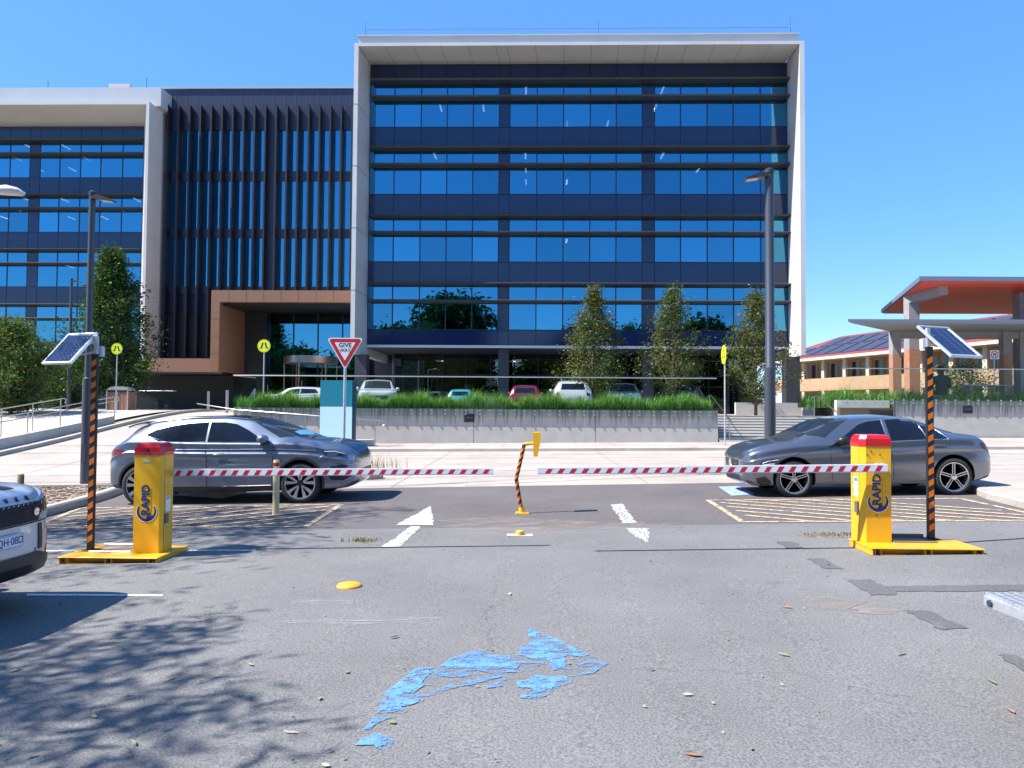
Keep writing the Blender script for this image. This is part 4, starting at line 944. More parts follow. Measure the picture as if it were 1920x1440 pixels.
    while (k + .75) * p < Lb - .02:
        t0 = k * p + .015; 
        for sgn in (-1, 1):
            q = []
            for (t, v) in ((t0, -1), (t0 + p * .42, -1), (t0 + p * .72, 1), (t0 + p * .30, 1)):
                tt = (t if d > 0 else Lb - t); 
                if d < 0: tt = Lb - t0 - p + (t - t0) 
                xx = bs + d * tt if d > 0 else be + (Lb - (Lb - tt)) 
                f_ = abs(xx - bs) / Lb; hh_ = (hs + (he - hs) * f_) * .80; yy = ya + sgn * (.0268 + (.0225 - .0265) * f_); zz = za + (zb_ - za) * f_ + v * hh_ - .005
                q.append((xx, yy, zz))
            st.add(q, [(0, 1, 2, 3)])
        k += 1
    sub(st, 'red_stripes', BRED, boom)
    sub(MB().add([(bs, ya - .0275, za - hs - .001), (be, ya - .0235, zb_ - he - .001), (be, ya - .0235, zb_ - he + .008), (bs, ya - .0275, za - hs + .010)], [(0, 1, 2, 3)]), 'edge_seal', mat('seal_grey', (.25, .28, .36), .5), boom)
    if not Lf:
        B(MB().bbox(bs - .11, bs - .01, ya + .024, yc + .0, za - .05, za + .05, .004), 'boom_bracket', GALV)
    # post with orange reflectors
    w_ = pb_ - pa_
    post = B(MB().bbox(pa_, pb_, yp_, yp_ + .042, zt, ptop, .003).bbox(pa_ - .05, pb_ + .05, yp_ - .03, yp_ + w_ + .04, zt, zt + .012, .003), 'post', PBLK)
    so = MB(); p = .128; z = zt + .09
    while z < ptop - .1:
        so.add([(pa_ + w_ * .12, yp_ - .002, z), (pb_ - w_ * .12, yp_ - .002, z + .035), (pb_ - w_ * .12, yp_ - .002, z + .105), (pa_ + w_ * .12, yp_ - .002, z + .070)], [(0, 1, 2, 3)]); z += p
    sub(so, 'orange_reflectors', ORNG, post)
    # solar panel on a bracket
    a = R(-23) if Lf else R(23); t = R(49) if Lf else R(41); e1 = Vector((cos(a), sin(a), 0)); e2 = Vector((-sin(a) * cos(t), cos(a) * cos(t), sin(t)))
    Cc = W(131, 653, yp_ + .02) if Lf else W(1780, 640, yp_ + .02)
    nrm = e1.cross(e2).normalized(); u = e1.normalized(); v = e2.normalized()
    M = Matrix(((u.x, v.x, nrm.x, Cc.x), (u.y, v.y, nrm.y, Cc.y), (u.z, v.z, nrm.z, Cc.z), (0, 0, 0, 1)))
    fr = MB(); hx, hy = .25, (.25 if Lf else .29)
    for (q0, q1, r0, r1) in ((-hx, hx, -hy, -hy + .022), (-hx, hx, hy - .022, hy), (-hx, -hx + .022, -hy + .022, hy - .022), (hx - .022, hx, -hy + .022, hy - .022)): fr.box(q0, q1, r0, r1, -.02, .012, M=M)
    fr.box(-hx + .02, hx - .02, -hy + .02, hy - .02, -.016, 0, M=M)
    pan = B(fr, 'solar_panel', ALU)
    cl = MB(); nx, ny = (4, 9) if not Lf else (6, 9)
    for i in range(nx):
        for j in range(ny):
            sx_ = (2 * hx - .06) / nx; sy_ = (2 * hy - .06) / ny; g = .0022; mid = .006 if i >= nx / 2 else 0
            cl.box(-hx + .028 + sx_ * i + g + mid * .5, -hx + .028 + sx_ * (i + 1) - g, -hy + .03 + sy_ * j + g, -hy + .03 + sy_ * (j + 1) - g, .0005, .003, M=M)
    sub(cl, 'solar_cells', PCELL, pan)
    top = Vector(((pa_ + pb_) / 2, yp_ + .04, ptop)); back = Cc - nrm * .03
    br = MB().bbox(top.x - .02, top.x + .02, top.y - .02, top.y + .02, ptop - .01, ptop + .22, .003).tube([top + Vector((0, 0, .16)), back], .014, 6).tube([top + Vector((0, 0, .03)), back + v * -.12], .012, 6)
    B(br, 'panel_bracket', GALV)
    B(MB().bbox(top.x - .05, top.x + .05, top.y + .03, top.y + .10, ptop - .02, ptop + .10, .005), 'junction_box', mat('junction_grey', (.5, .52, .55), .5))
barrier('l'); barrier('r')

# ---- bent reader post between the booms
b0 = G(978, 963); Yr = b0.y
rp = thing('reader_post', 'bent orange and black striped post with yellow card reader holder', 'reader post', tuple(b0))
P = lambda px, py, dy=0: W(px, py, Yr + dy)
zb0 = b0.z
MB().bbox(P(967, 963).x, P(992, 963).x, Yr - .09, Yr + .09, zb0, zb0 + .022, .004).lathe([(.045, zb0 + .02), (.045, WZ(951, Yr))], 14, 'z', (P(978, 955).x, Yr, 0)).build('base_plate', YP, rp, smooth=35, world=True)
A_, B_, C_ = P(977, 952), P(968, 898), P(983, 834)
po = MB().tube([A_, A_.lerp(B_, .96), B_, B_.lerp(C_, .04), C_], .030, 14).build('post', PBLK, rp, smooth=50, world=True)
so = MB()
def band(a, b, t0, t1):
    d = (b - a).normalized(); rings = []
    for (t) in (t0, t1):
        c = a.lerp(b, t); rings.append([c + Vector((cos(2 * pi * k / 16), sin(2 * pi * k / 16), 0)) * .0312 + d * .035 * cos(2 * pi * k / 16) for k in range(16)])
    so.loft(rings, cap=False)
for k in range(4): band(A_, B_, (k + .12) / 4, (k + .62) / 4)
for k in range(5): band(B_, C_, (k + .12) / 5, (k + .62) / 5)
o = so.build('orange_bands', ORNG, po); o.location = -Vector(rp['_loc'])
MB().tube([P(982, 833), P(1001, 831)], .026, 10).build('reader_arm', YP, rp, smooth=50, world=True)
MB().prism([(P(999, 811).x, P(999, 811).z), (P(1014, 811).x, P(1014, 811).z), (P(1013.5, 824).x, P(1013, 824).z), (P(1008, 855.5).x, P(1008, 855.5).z), (P(1000.5, 855.5).x, P(1000, 855.5).z)], 'y', Yr - .07, Yr + .10).build('reader_hood', YP, rp, world=True)
q = G(975, 1004)
o = thing('post_stump', 'low yellow stump on a pale plate left where a post was cut off', 'post stump', tuple(q))
MB().bbox(-.17, .17, -.06, .06, 0, .012, .004).build('plate', mat('peach_plate', (.62, .48, .33), .7, var=.15, vs=20), o)
MB().lathe([(.052, .012), (.056, .05), (.05, .062), (.03, .064)], 16).build('stump', mat('stump_yellow', (.66, .42, .08), .6, var=.2, vs=20), o, smooth=40)
q = G(655, 1100)
MB().lathe([(.118, 0), (.118, .012), (.105, .026), (.07, .036), (.0, .040)], 32, 'z').build('road_stud', mat('stud_yellow', (.72, .33, .03), .55, var=.06, vs=30), None, smooth=60).location = q
tag(bpy.data.objects['road_stud'], 'round yellow dome stud on the near asphalt', 'road stud')
# thin bollard by the wagon, timber bollard with chain
q = G(517, 965); hb = WZ(862, q.y, 517) - q.z
o = thing('bollard', 'slim cream bollard with red band before the wagon door', 'bollard', tuple(q)); rb = 6.0 / F * q.y
MB().lathe([(rb, -.02), (rb, hb - .02), (rb * .8, hb - .004), (rb * .3, hb)], 20).build('shaft', mat('bollard_cream', (.66, .50, .26), .55, var=.06), o, smooth=40)
MB().lathe([(rb + .003, hb - .10), (rb + .003, hb - .045)], 20, cap=False).build('red_band', mat('band_red', (.45, .03, .02), .4), o, smooth=40)
q = G(38, 925); q.z += .11
o = thing('bollard', 'short weathered timber bollard with a chain at the left garden bed', 'bollard', tuple(q)); h_ = WZ(889, q.y, 38) - q.z
MB().lathe([(.068, -.05), (.068, h_ - .015), (.06, h_ - .002), (.03, h_)], 16).build('shaft', mat('weathered_timber', (.24, .19, .10), .85, var=.35, vs=10, stretch=(3, 3, .4)), o, smooth=40)
cm = MB()
for k in range(9):
    zc_ = h_ - .05 - .028 * k; xx = .075 + .004 * sin(k)
    pts = [(xx + (.012 * cos(a_) if k % 2 else 0), (-.02 + (0 if k % 2 else .012 * cos(a_))), zc_ + .02 * sin(a_)) for a_ in [2 * pi * j / 8 for j in range(9)]]
    cm.tube(pts, .0035, 5, cap=False)
cm.bbox(.055, .10, -.045, .0, h_ - .36, h_ - .29, .005)
cm.build('chain', mat('rusty_chain', (.10, .07, .05), .6, .6), o)

# ================================================================ street lamps, signs, bin
LG = mat('lamp_post_grey', (.060, .068, .085), .42, .3); LG2 = mat('lamp_head_black', (.03, .032, .04), .45); LENS = mat('lamp_lens', (.55, .45, .38), .3, var=.5, vs=40)
def lamp(label, px, base, top_py, r0, r1, direction, mid=None, group='dark lamp posts', zbase=None, head='flat'):
    x, y, z = base; root = thing('street_lamp', label, 'street lamp', (x, y, z), group=group); H = WZ(top_py, y, px) - z
    hm = H * .36
    MB().lathe([(r0 * 1.02, -.02), (r0, hm - .04), (r0, hm), (r1, hm + .03), (r1 * .95, H)], 20).build('pole', LG, root, smooth=40)
    MB().box(-.05, .05, -r0 - .006, -r0 + .002, .55, .95).build('access_door', LG, root)
    s = direction
    Mh = TR(s * r1 * .5, 0, H - .12) @ Matrix.Rotation(s * R(7), 4, 'Y')
    hd = MB().prism([(0, .02), (s * .12, .07), (s * .28, .05), (s * .50, -.01), (s * .50, -.035), (s * .20, -.035), (0, -.03)], 'y', -.13, .13, M=Mh).build('lamp_head', LG2, root)
    MB().bbox(min(s * .20, s * .46), max(s * .20, s * .46), -.10, .10, -.045, -.036, .002, M=Mh).build('lens', LENS, hd)
    MB().lathe([(r1 * 1.1, H - .06), (r1 * 1.1, H + .02), (.03, H + .06)], 16).build('collar', LG2, root, smooth=40)
    return root
q = G(160, 908); lamp('tall dark lamp post behind the left solar post', 165, tuple(q), 362, .115, .075, 1)
lr = lamp('tall dark lamp post behind the sedan bonnet', 1444, (W(1444, 800, 16.9).x, 16.9, gz(5, 16.9)), 320, .118, .10, -1)
x = WX(131, 40, 650); lamp('small lamp post beside the conical tree, farthest away', 131, (x, 40, 1.3), 523, .09, .07, 1)
# pale lamp head entering at the left edge
xl = W(-75, 400, 15.5).x; zl_ = WZ(358, 15.5, 20)
root = thing('street_lamp', 'pale curved lamp head poking in at the left edge', 'street lamp', (xl, 15.5, gz(xl, 15.5)))
MB().lathe([(.08, -.02), (.06, zl_ - root.location.z)], 14).build('pole', GALV, root, smooth=40)
hz = zl_ - root.location.z; xe = W(42, 360, 15.5).x - xl; PLH = mat('pale_lamp_head', (.55, .55, .55), .4)
MB().tube([(0, 0, hz - .06), (xe * .5, 0, hz + .02)], .03, 8).build('arm', PLH, root, smooth=50)
mbh = MB(); rg = []
for t, hw, zt_, zb_ in ((.42, .06, .03, -.03), (.55, .13, .10, -.07), (.75, .17, .125, -.09), (.92, .16, .07, -.10), (1.0, .10, -.02, -.11)):
    rg.append([(xe * t, hw * cos(a_), (zt_ if sin(a_) > 0 else -zb_) * sin(a_)) for a_ in [2 * pi * k / 14 for k in range(14)]])
mbh.loft([[(p[0], p[1], hz + p[2]) for p in r_] for r_ in rg]).build('lamp_head', PLH, root, smooth=50)

def roundrect(w_, h_, r, n=5):
    out = []
    for cx, cy, a0 in ((w_ / 2 - r, h_ / 2 - r, 0), (-w_ / 2 + r, h_ / 2 - r, 90), (-w_ / 2 + r, -h_ / 2 + r, 180), (w_ / 2 - r, -h_ / 2 + r, 270)):
        for k in range(n + 1): a = R(a0 + 90 * k / n); out.append((cx + r * cos(a), cy + r * sin(a)))
    return out
def rtri(s, r, n=6):     # point-down triangle, centre on top edge mid
    h = s * .866; pts = [(-s / 2, 0), (s / 2, 0), (0, -h)]; out = []
    for i in range(3):
        p = Vector(pts[i]); a = (Vector(pts[i - 1]) - p).normalized(); b = (Vector(pts[(i + 1) % 3]) - p).normalized(); bis = (a + b).normalized(); c = p + bis * (2 * r)
        s0 = p + a * (r * 1.732); s1 = p + b * (r * 1.732)
        for k in range(n + 1):
            v = (s0 - c).lerp(s1 - c, k / n).normalized() * r; out.append(tuple(c + v))
    return out
# give way sign
Yg = 16.35; top = W(647.5, 633.5, Yg); sz = W(682, 640, Yg).x - W(613, 640, Yg).x
gb = (W(642, 840, Yg).x + .02, Yg + .03, gz(-3.6, Yg) + .13)
gw = thing('give_way_sign', 'red and white triangular GIVE WAY sign on a steel post', 'traffic sign', gb)
MB().tube([(gb[0], gb[1], gb[2] - .1), (top.x, gb[1], top.z - .02)], .03, 12).build('post', GALV, gw, smooth=50, world=True)
pl = MB().prism([(top.x + p[0], top.z + p[1]) for p in rtri(sz, .045)], 'y', Yg - .012, Yg - .004).build('sign_plate', REFW, gw, world=True)
gl = -Vector(gb)
MB().prism([(top.x + p[0], top.z - .022 + p[1]) for p in rtri(sz - .075, .035)], 'y', Yg - .0145, Yg - .0125).build('red_border', RED, pl).location = gl
MB().prism([(top.x + p[0], top.z - .100 + p[1]) for p in rtri(sz - .345, .012)], 'y', Yg - .0165, Yg - .015).build('white_field', REFW, pl).location = gl
text('lettering', 'GIVE', .135, BLACK, TR(top.x, Yg - .0175, top.z - .165) @ FACE, pl, bold=.003, ext=.0005).location = gl
text('lettering', 'WAY', .105, BLACK, TR(top.x, Yg - .0175, top.z - .275) @ FACE, pl, bold=.002, ext=.0005).location = gl
# pedestrian crossing signs
LIME = mat('fluoro_yellow', (.72, .78, .03), .45)
def ped(label, px, py, Y, base, rad, rz=0):
    c = W(px, py, Y); root = thing('crossing_sign', label, 'traffic sign', (c.x, Y, base), rz, group='pedestrian crossing signs'); h = c.z - base
    MB().tube([(0, .04, -.05), (0, .04, h)], .030, 10).build('post', GALV, root, smooth=50)
    pl = MB().lathe([(rad, -.01), (rad, 0)], 36, 'y', (0, .004, h)).build('sign_plate', LIME, root)
    MB().loft([[(rad * .93 * cos(a), -.0085, h + rad * .93 * sin(a)), (rad * .90 * cos(a), -.0085, h + rad * .90 * sin(a))] for a in [2 * pi * k / 36 for k in range(37)]], cap=False, closed=False).build('black_ring', BLACK, pl)
    lg = MB(); s = rad
    for q in (-1, 1):   # two walking legs with feet
        lg.prism([(q * s * .07, h + s * .48), (q * s * .32, h + s * .50), (q * s * .50, h - s * .42), (q * s * .30, h - s * .36)], 'y', -.0095, -.0075)
        lg.prism([(q * s * .30, h - s * .34), (q * s * .50, h - s * .41), (q * s * .66, h - s * .33), (q * s * .60, h - s * .22), (q * s * .44, h - s * .26)], 'y', -.0112, -.0097)
    lg.build('leg_symbol', BLACK, pl); return root
qb = G(219, 783); ped('yellow round crossing sign on the driveway beside the litter bin', 219, 654, qb.y, qb.z, .30)
ped('yellow round crossing sign behind the glass, before the copper portal', 495, 648.5, 36.6, PZ, .32)
ped('yellow round crossing sign turned edge-on beside the stairs', 1357, 665, 29.7, gz(8, 29.7) + .14, .375, R(-90))
# no left turn sign
Yn = 39.0; c = W(1865, 665, Yn); gbz = RZ2 - .35
root = thing('no_turn_sign', 'small square white sign with red ring and bent arrow by the shelter', 'traffic sign', (c.x, Yn, gbz)); h = c.z - gbz
MB().tube([(0, .05, -.02), (0, .05, h)], .028, 8).build('post', GALV, root, smooth=50)
pl = MB().prism([(p[0], p[1] + h) for p in roundrect(.46, .46, .04)], 'y', 0, .01).build('sign_plate', REFW, root)
rg = [[(.19 * cos(a), -.002, h + .19 * sin(a)), (.15 * cos(a), -.002, h + .15 * sin(a))] for a in [2 * pi * k / 28 for k in range(29)]]
MB().loft(rg, cap=False, closed=False).build('red_ring', RED, pl)
MB().prism([(.03, h - .10), (.07, h - .10), (.07, h + .06), (-.04, h + .06), (-.04, h + .10), (-.11, h + .04), (-.04, h - .02), (-.04, h + .02), (.03, h + .02)], 'y', -.003, -.001).build('arrow_symbol', BLACK, pl)
MB().prism([(-.12, h - .14), (-.14, h - .12), (.12, h + .14), (.14, h + .12)], 'y', -.006, -.0045).build('red_bar', RED, pl)
# teal totem
Yt = 30.1; x0, x1 = WX(600, Yt, 770), WX(660, Yt, 770); zg = gz(-8, Yt) + .12; zt1, zt2 = WZ(713, Yt, 630), WZ(762.5, Yt, 630)
tot = thing('sign_totem', 'tall blank totem sign, teal above pale blue, behind the give way sign', 'totem sign', ((x0 + x1) / 2, Yt, zg))
MB().box(x0, x1, Yt, Yt + .25, zg, zt2 - .003).build('lower_panel', mat('pale_aqua', (.48, .70, .76), .4), tot, world=True)
MB().box(x0, x1, Yt, Yt + .25, zt2, zt1).build('upper_panel', mat('teal', (.010, .185, .25), .35), tot, world=True)
MB().box(x1 + .003, x1 + .12, Yt + .03, Yt + .24, zg, zt1 + .01).build('side_fin', mat('totem_navy', (.012, .05, .09), .35), tot, world=True)
# litter bin
qb = Vector((WX(227, 40.5), 40.5, PZ)); o = thing('litter_bin', 'timber clad litter bin with curved silver hood by the entrance', 'litter bin', tuple(qb)); bw = .56
mb = MB()
for k in range(6): a = -bw + .02 + k * (2 * bw - .04) / 6; mb.box(a + .008, a + (2 * bw - .04) / 6 - .008, -.40, .40, .05, 1.02)
for k in range(4):
    a = -.38 + k * .19
    for s_ in (-1, 1): mb.box(s_ * (bw + .012) - .01, s_ * (bw + .012) + .01, a + .008, a + .182, .05, 1.02)
mb.build('timber_slats', mat('red_timber', (.27, .13, .085), .7, var=.2, vs=5, stretch=(6, 6, .5)), o)
mb = MB()
for sx in (-bw - .03, bw - .02):
    for sy in (-.44, .39): MB().box(sx, sx + .05, sy, sy + .05, 0, 1.10).build('corner_post', GALV, o)
MB().box(-.02, .02, -.43, -.402, .05, 1.02).build('centre_strip', GALV, o)
MB().prism([(bw * cos(a), 1.11 + .20 * sin(a)) for a in [pi * k / 12 for k in range(13)]], 'y', -.42, .42).build('hood', ALU, o)
MB().box(-bw + .08, bw - .08, -.425, -.41, 1.0, 1.09).build('opening', BLACK, o)
for px, py0, py1, lab in ((391, 734, 764, 'thin steel bollard before the dark entrance, left one'), (426, 732, 766, 'thin steel bollard at the corner of the glass balustrade')):
    Yb_ = 41.5 if px < 400 else 38.0; zz = PZ if px < 400 else gz(WX(px, Yb_), Yb_); x = WX(px, Yb_, 740)
    o = MB().lathe([(.075, -.05), (.075, WZ(py0, Yb_, px) - zz), (.05, WZ(py0, Yb_, px) - zz + .01)], 14).build('bollard', STEEL, None, smooth=40); o.location = (x, Yb_, zz); tag(o, lab, 'bollard')
# driveway edge wall, kerb and rails at the left
ys = [21 + .6 * k for k in range(21)]
xk = lambda y: -18.35 - .0 * y
mb = MB(); rg = [[(xk(y), y, gz(xk(y), y) - .1), (xk(y), y, gz(xk(y), y) + .42 - .012 * (y - 21)), (xk(y) - .18, y, gz(xk(y), y) + .42 - .012 * (y - 21)), (xk(y) - .18, y, gz(xk(y), y) - .1)] for y in ys]
mb.loft([list(reversed(r_)) for r_ in rg]); tag(mb.build('low_wall', WALLP), 'low concrete wall climbing along the driveway at the left', 'wall')
mb = MB(); wall_strip(mb, [(-17.5, y) for y in [22.9 + .7 * k for k in range(27)]][::-1], .14, .22); struct(mb.build('driveway_kerb', CONC2))
mb = MB(); mb.sheet([(-30, 20.8), (-18.55, 20.8), (-18.55, 46), (-30, 46)], 1.0, lambda p: Vector((p[0], p[1], gz(p[0], p[1]) + .05))); struct(mb.build('ramp_path', CONC2))
mb = MB(); mb.sheet([(-18.15, 33.8), (-17.7, 24), (-17.7, 46), (-19, 46), (-19, 33.8)], 1.0, lambda p: Vector((p[0], p[1], gz(p[0], p[1]) + .10)))
for xr, dz, y_a, y_b, lab in ((-18.45, .95, 21.2, 33.4, 'steel handrail on the low driveway wall'), (-20.0, 1.0, 20.6, 32.0, 'steel handrail on the far side of the pedestrian ramp')):
    pts = [(xr, y, gz(xr, y) + dz + .15) for y in [y_a + (y_b - y_a) * k / 10 for k in range(11)]]
    pts += [(xr, y_b + .15, pts[-1][2] - .05), (xr, y_b + .12, pts[-1][2] - .22)]
    posts = []
    for k in range(7): y = y_a + .4 + (y_b - y_a - .6) * k / 6; posts.append(((xr, y, gz(xr, y) + .04), (xr, y, gz(xr, y) + dz + .15)))
    handrail(lab, pts, posts, mid=[(p[0], p[1], p[2] - .18) for p in pts[:11]] if xr > -19 else None)
# ================================================================ vehicles
def squash(x, a, b, k0, k1): return a + (x - a) * k0 if x < a else (b + (x - b) * k1 if x > b else x)
def interp(tab, x):
    tab = sorted(tab); n = len(tab)
    if x <= tab[0][0]: return tab[0][1:]
    if x >= tab[-1][0]: return tab[-1][1:]
    for i in range(n - 1):
        if tab[i][0] <= x <= tab[i + 1][0]: break
    h = tab[i + 1][0] - tab[i][0]; t = (x - tab[i][0]) / h; out = []
    for j in range(1, len(tab[0])):
        d = lambda k: (tab[k + 1][j] - tab[k][j]) / (tab[k + 1][0] - tab[k][0])
        def m(k):
            if k <= 0: return d(0)
            if k >= n - 1: return d(n - 2)
            a, b = d(k - 1), d(k); return 0 if a * b <= 0 else 2 * a * b / (a + b)
        a, b = tab[i][j], tab[i + 1][j]; m0, m1 = m(i) * h, m(i + 1) * h; t2, t3 = t * t, t * t * t
        out.append((2 * t3 - 3 * t2 + 1) * a + (t3 - 2 * t2 + t) * m0 + (-2 * t3 + 3 * t2) * b + (t3 - t2) * m1)
    return out
def ring_of(row, x):
    zb, zs, ze, zt, w_, wt = row; H = zs - zb
    P = [(0, zb), (.80 * w_, zb), (.955 * w_, zb + .05), (.985 * w_, zb + .22 * H), (w_, zb + .50 * H), (.985 * w_, zb + .70 * H), (.998 * w_, zb + .79 * H), (.970 * w_, zb + .83 * H), (.955 * w_, zs - .02), (.935 * w_, zs + .012), (.5 * (.93 * w_ + wt) + .012, .5 * (zs + ze) + .01), (wt + .01, ze - .012), (wt - .05, ze + .018), (.55 * wt, ze + .7 * (zt - ze) + .006), (0, zt)]
    out = []
    for i in range(len(P) - 1):
        p0 = P[max(0, i - 1)]; p1 = P[i]; p2 = P[i + 1]; p3 = P[min(len(P) - 1, i + 2)]
        if i == len(P) - 2: p3 = (-p1[0], p1[1])
        for k in range(4):
            t = k / 4; out.append(tuple(.5 * (2 * p1[c] + (-p0[c] + p2[c]) * t + (2 * p0[c] - 5 * p1[c] + 4 * p2[c] - p3[c]) * t * t + (-p0[c] + 3 * p1[c] - 3 * p2[c] + p3[c]) * t ** 3) for c in (0, 1)))
    out.append(P[-1]); out[0] = (0, zb)
    full = [(x, -y, z) for y, z in out] + [(x, y, z) for y, z in reversed(out[1:-1])]
    return full
TYRE = mat('tyre_rubber', (.018, .018, .02), .8, bump=.3, bs=60); RIMD = mat('rim_dark', (.03, .03, .035), .35, .6); RIMS = mat('rim_silver', (.62, .62, .64), .25, .9)
CGL = mat('tinted_car_glass', (.006, .009, .016), .03, spec=.45, coat=0); CGL2 = mat('windscreen_glass', (.018, .026, .032), .03, spec=.6, coat=.2)
TRIM = mat('black_trim', (.015, .015, .017), .45); CHROME = mat('chrome_trim', (.75, .76, .78), .12, 1.0); GAP = mat('panel_gap', (.008, .008, .01), .6)
TAIL = mat('tail_lamp_red', (.16, .003, .006), .2, coat=.25); HLAMP = mat('head_lamp', (.05, .06, .075), .08, .3, coat=1); HL2 = mat('lamp_element', (.80, .85, .9), .2, .1)
WELL = mat('wheel_well', (.008, .008, .009), .9)
def paint(name, c, metal=.55, rough=.30): return mat(name, c, rough, metal, coat=1.0, coatr=.02)
def make_wheel(parent, x, y, s, Rt, Rr, wd, style):
    wr = bpy.data.objects.new('wheel', None); col.objects.link(wr); wr.parent = parent; wr.location = (x, y, Rt - .004); wr.empty_display_size = .1
    h = wd / 2
    prof = [(Rr, -h + .02), (Rr + .02, -h), (Rt - .03, -h + .005), (Rt, -h + .03), (Rt + .001, 0), (Rt, h - .03), (Rt - .03, h - .005), (Rr + .02, h), (Rr, h - .02), (Rr - .004, 0)]
    mb = MB(); rg = []
    n = 48
    for r, t in prof + [prof[0]]: rg.append([(r * cos(2 * pi * k / n), s * t, r * sin(2 * pi * k / n)) for k in range(n)])
    mb.loft(rg, cap=False).build('tyre', TYRE, wr, smooth=50)
    # rim: lip ring, dark disc, spokes
    yo = s * (h - .012); yi = s * (h - .075)
    mb = MB()
    rg = [[(r * cos(2 * pi * k / n), yy, r * sin(2 * pi * k / n)) for k in range(n)] for r, yy in ((Rr + .004, yo - s * .004), (Rr + .002, yo + s * .006), (Rr - .012, yo + s * .002), (Rr - .02, yi), (Rr - .03, yi - s * .05))]
    mb.loft(rg, cap=False, m=0)
    rg = [[(r * cos(2 * pi * k / n), yi - s * .045, r * sin(2 * pi * k / n)) for k in range(n)] for r in (Rr - .022, .02)]
    mb.loft(rg, m=1)
    def bar(a0, a1, r0, r1, w0, w1, y0, y1, m, th=.03):
        # tapered spoke from hub to lip
        pts = []
        for r, a, w_, yy in ((r0, a0, w0, y0), (r1, a1, w1, y1)):
            c = Vector((cos(a), 0, sin(a))); t = Vector((-sin(a), 0, cos(a)))
            pts.append([c * r - t * w_ + Vector((0, yy, 0)), c * r + t * w_ + Vector((0, yy, 0)), c * r + t * w_ + Vector((0, yy - s * th, 0)), c * r - t * w_ + Vector((0, yy - s * th, 0))])
        mb.loft(pts, m=m)
    if style == 'blade':
        for k in range(5):
            for q, o_ in ((-1, -.17), (1, .17)):
                a = 2 * pi * k / 5 + o_ + .3
                bar(a - q * .05, a + q * .10, .05, Rr - .012, .012, .034, yo - s * .018, yo - s * .004, 0)
                bar(a + q * .06, a + q * .24, .05, Rr - .012, .010, .016, yo - s * .03, yo - s * .016, 1)
    elif style == 'star':
        for k in range(5):
            a = 2 * pi * k / 5 + pi / 2
            for q in (-1, 1):
                bar(a + q * .42, a + q * .075, .048, Rr - .010, .006, .007, yo - s * .012, yo - s * .002, 0)
            bar(a, a, .04, Rr - .014, .036, .012, yo - s * .020, yo - s * .010, 1)
    else:
        for k in range(7): a = 2 * pi * k / 7; bar(a, a, .04, Rr - .01, .02, .025, yo - s * .02, yo - s * .008, 0)
    mb.lathe([(.055, -.01), (.052, .012), (.03, .016)], 20, 'y', (0, yo - s * .016 if s > 0 else yo + .004, 0), m=0 if style != 'blade' else 1)
    mb.build('rim', [RIMS, RIMD], wr, smooth=35)
    return wr
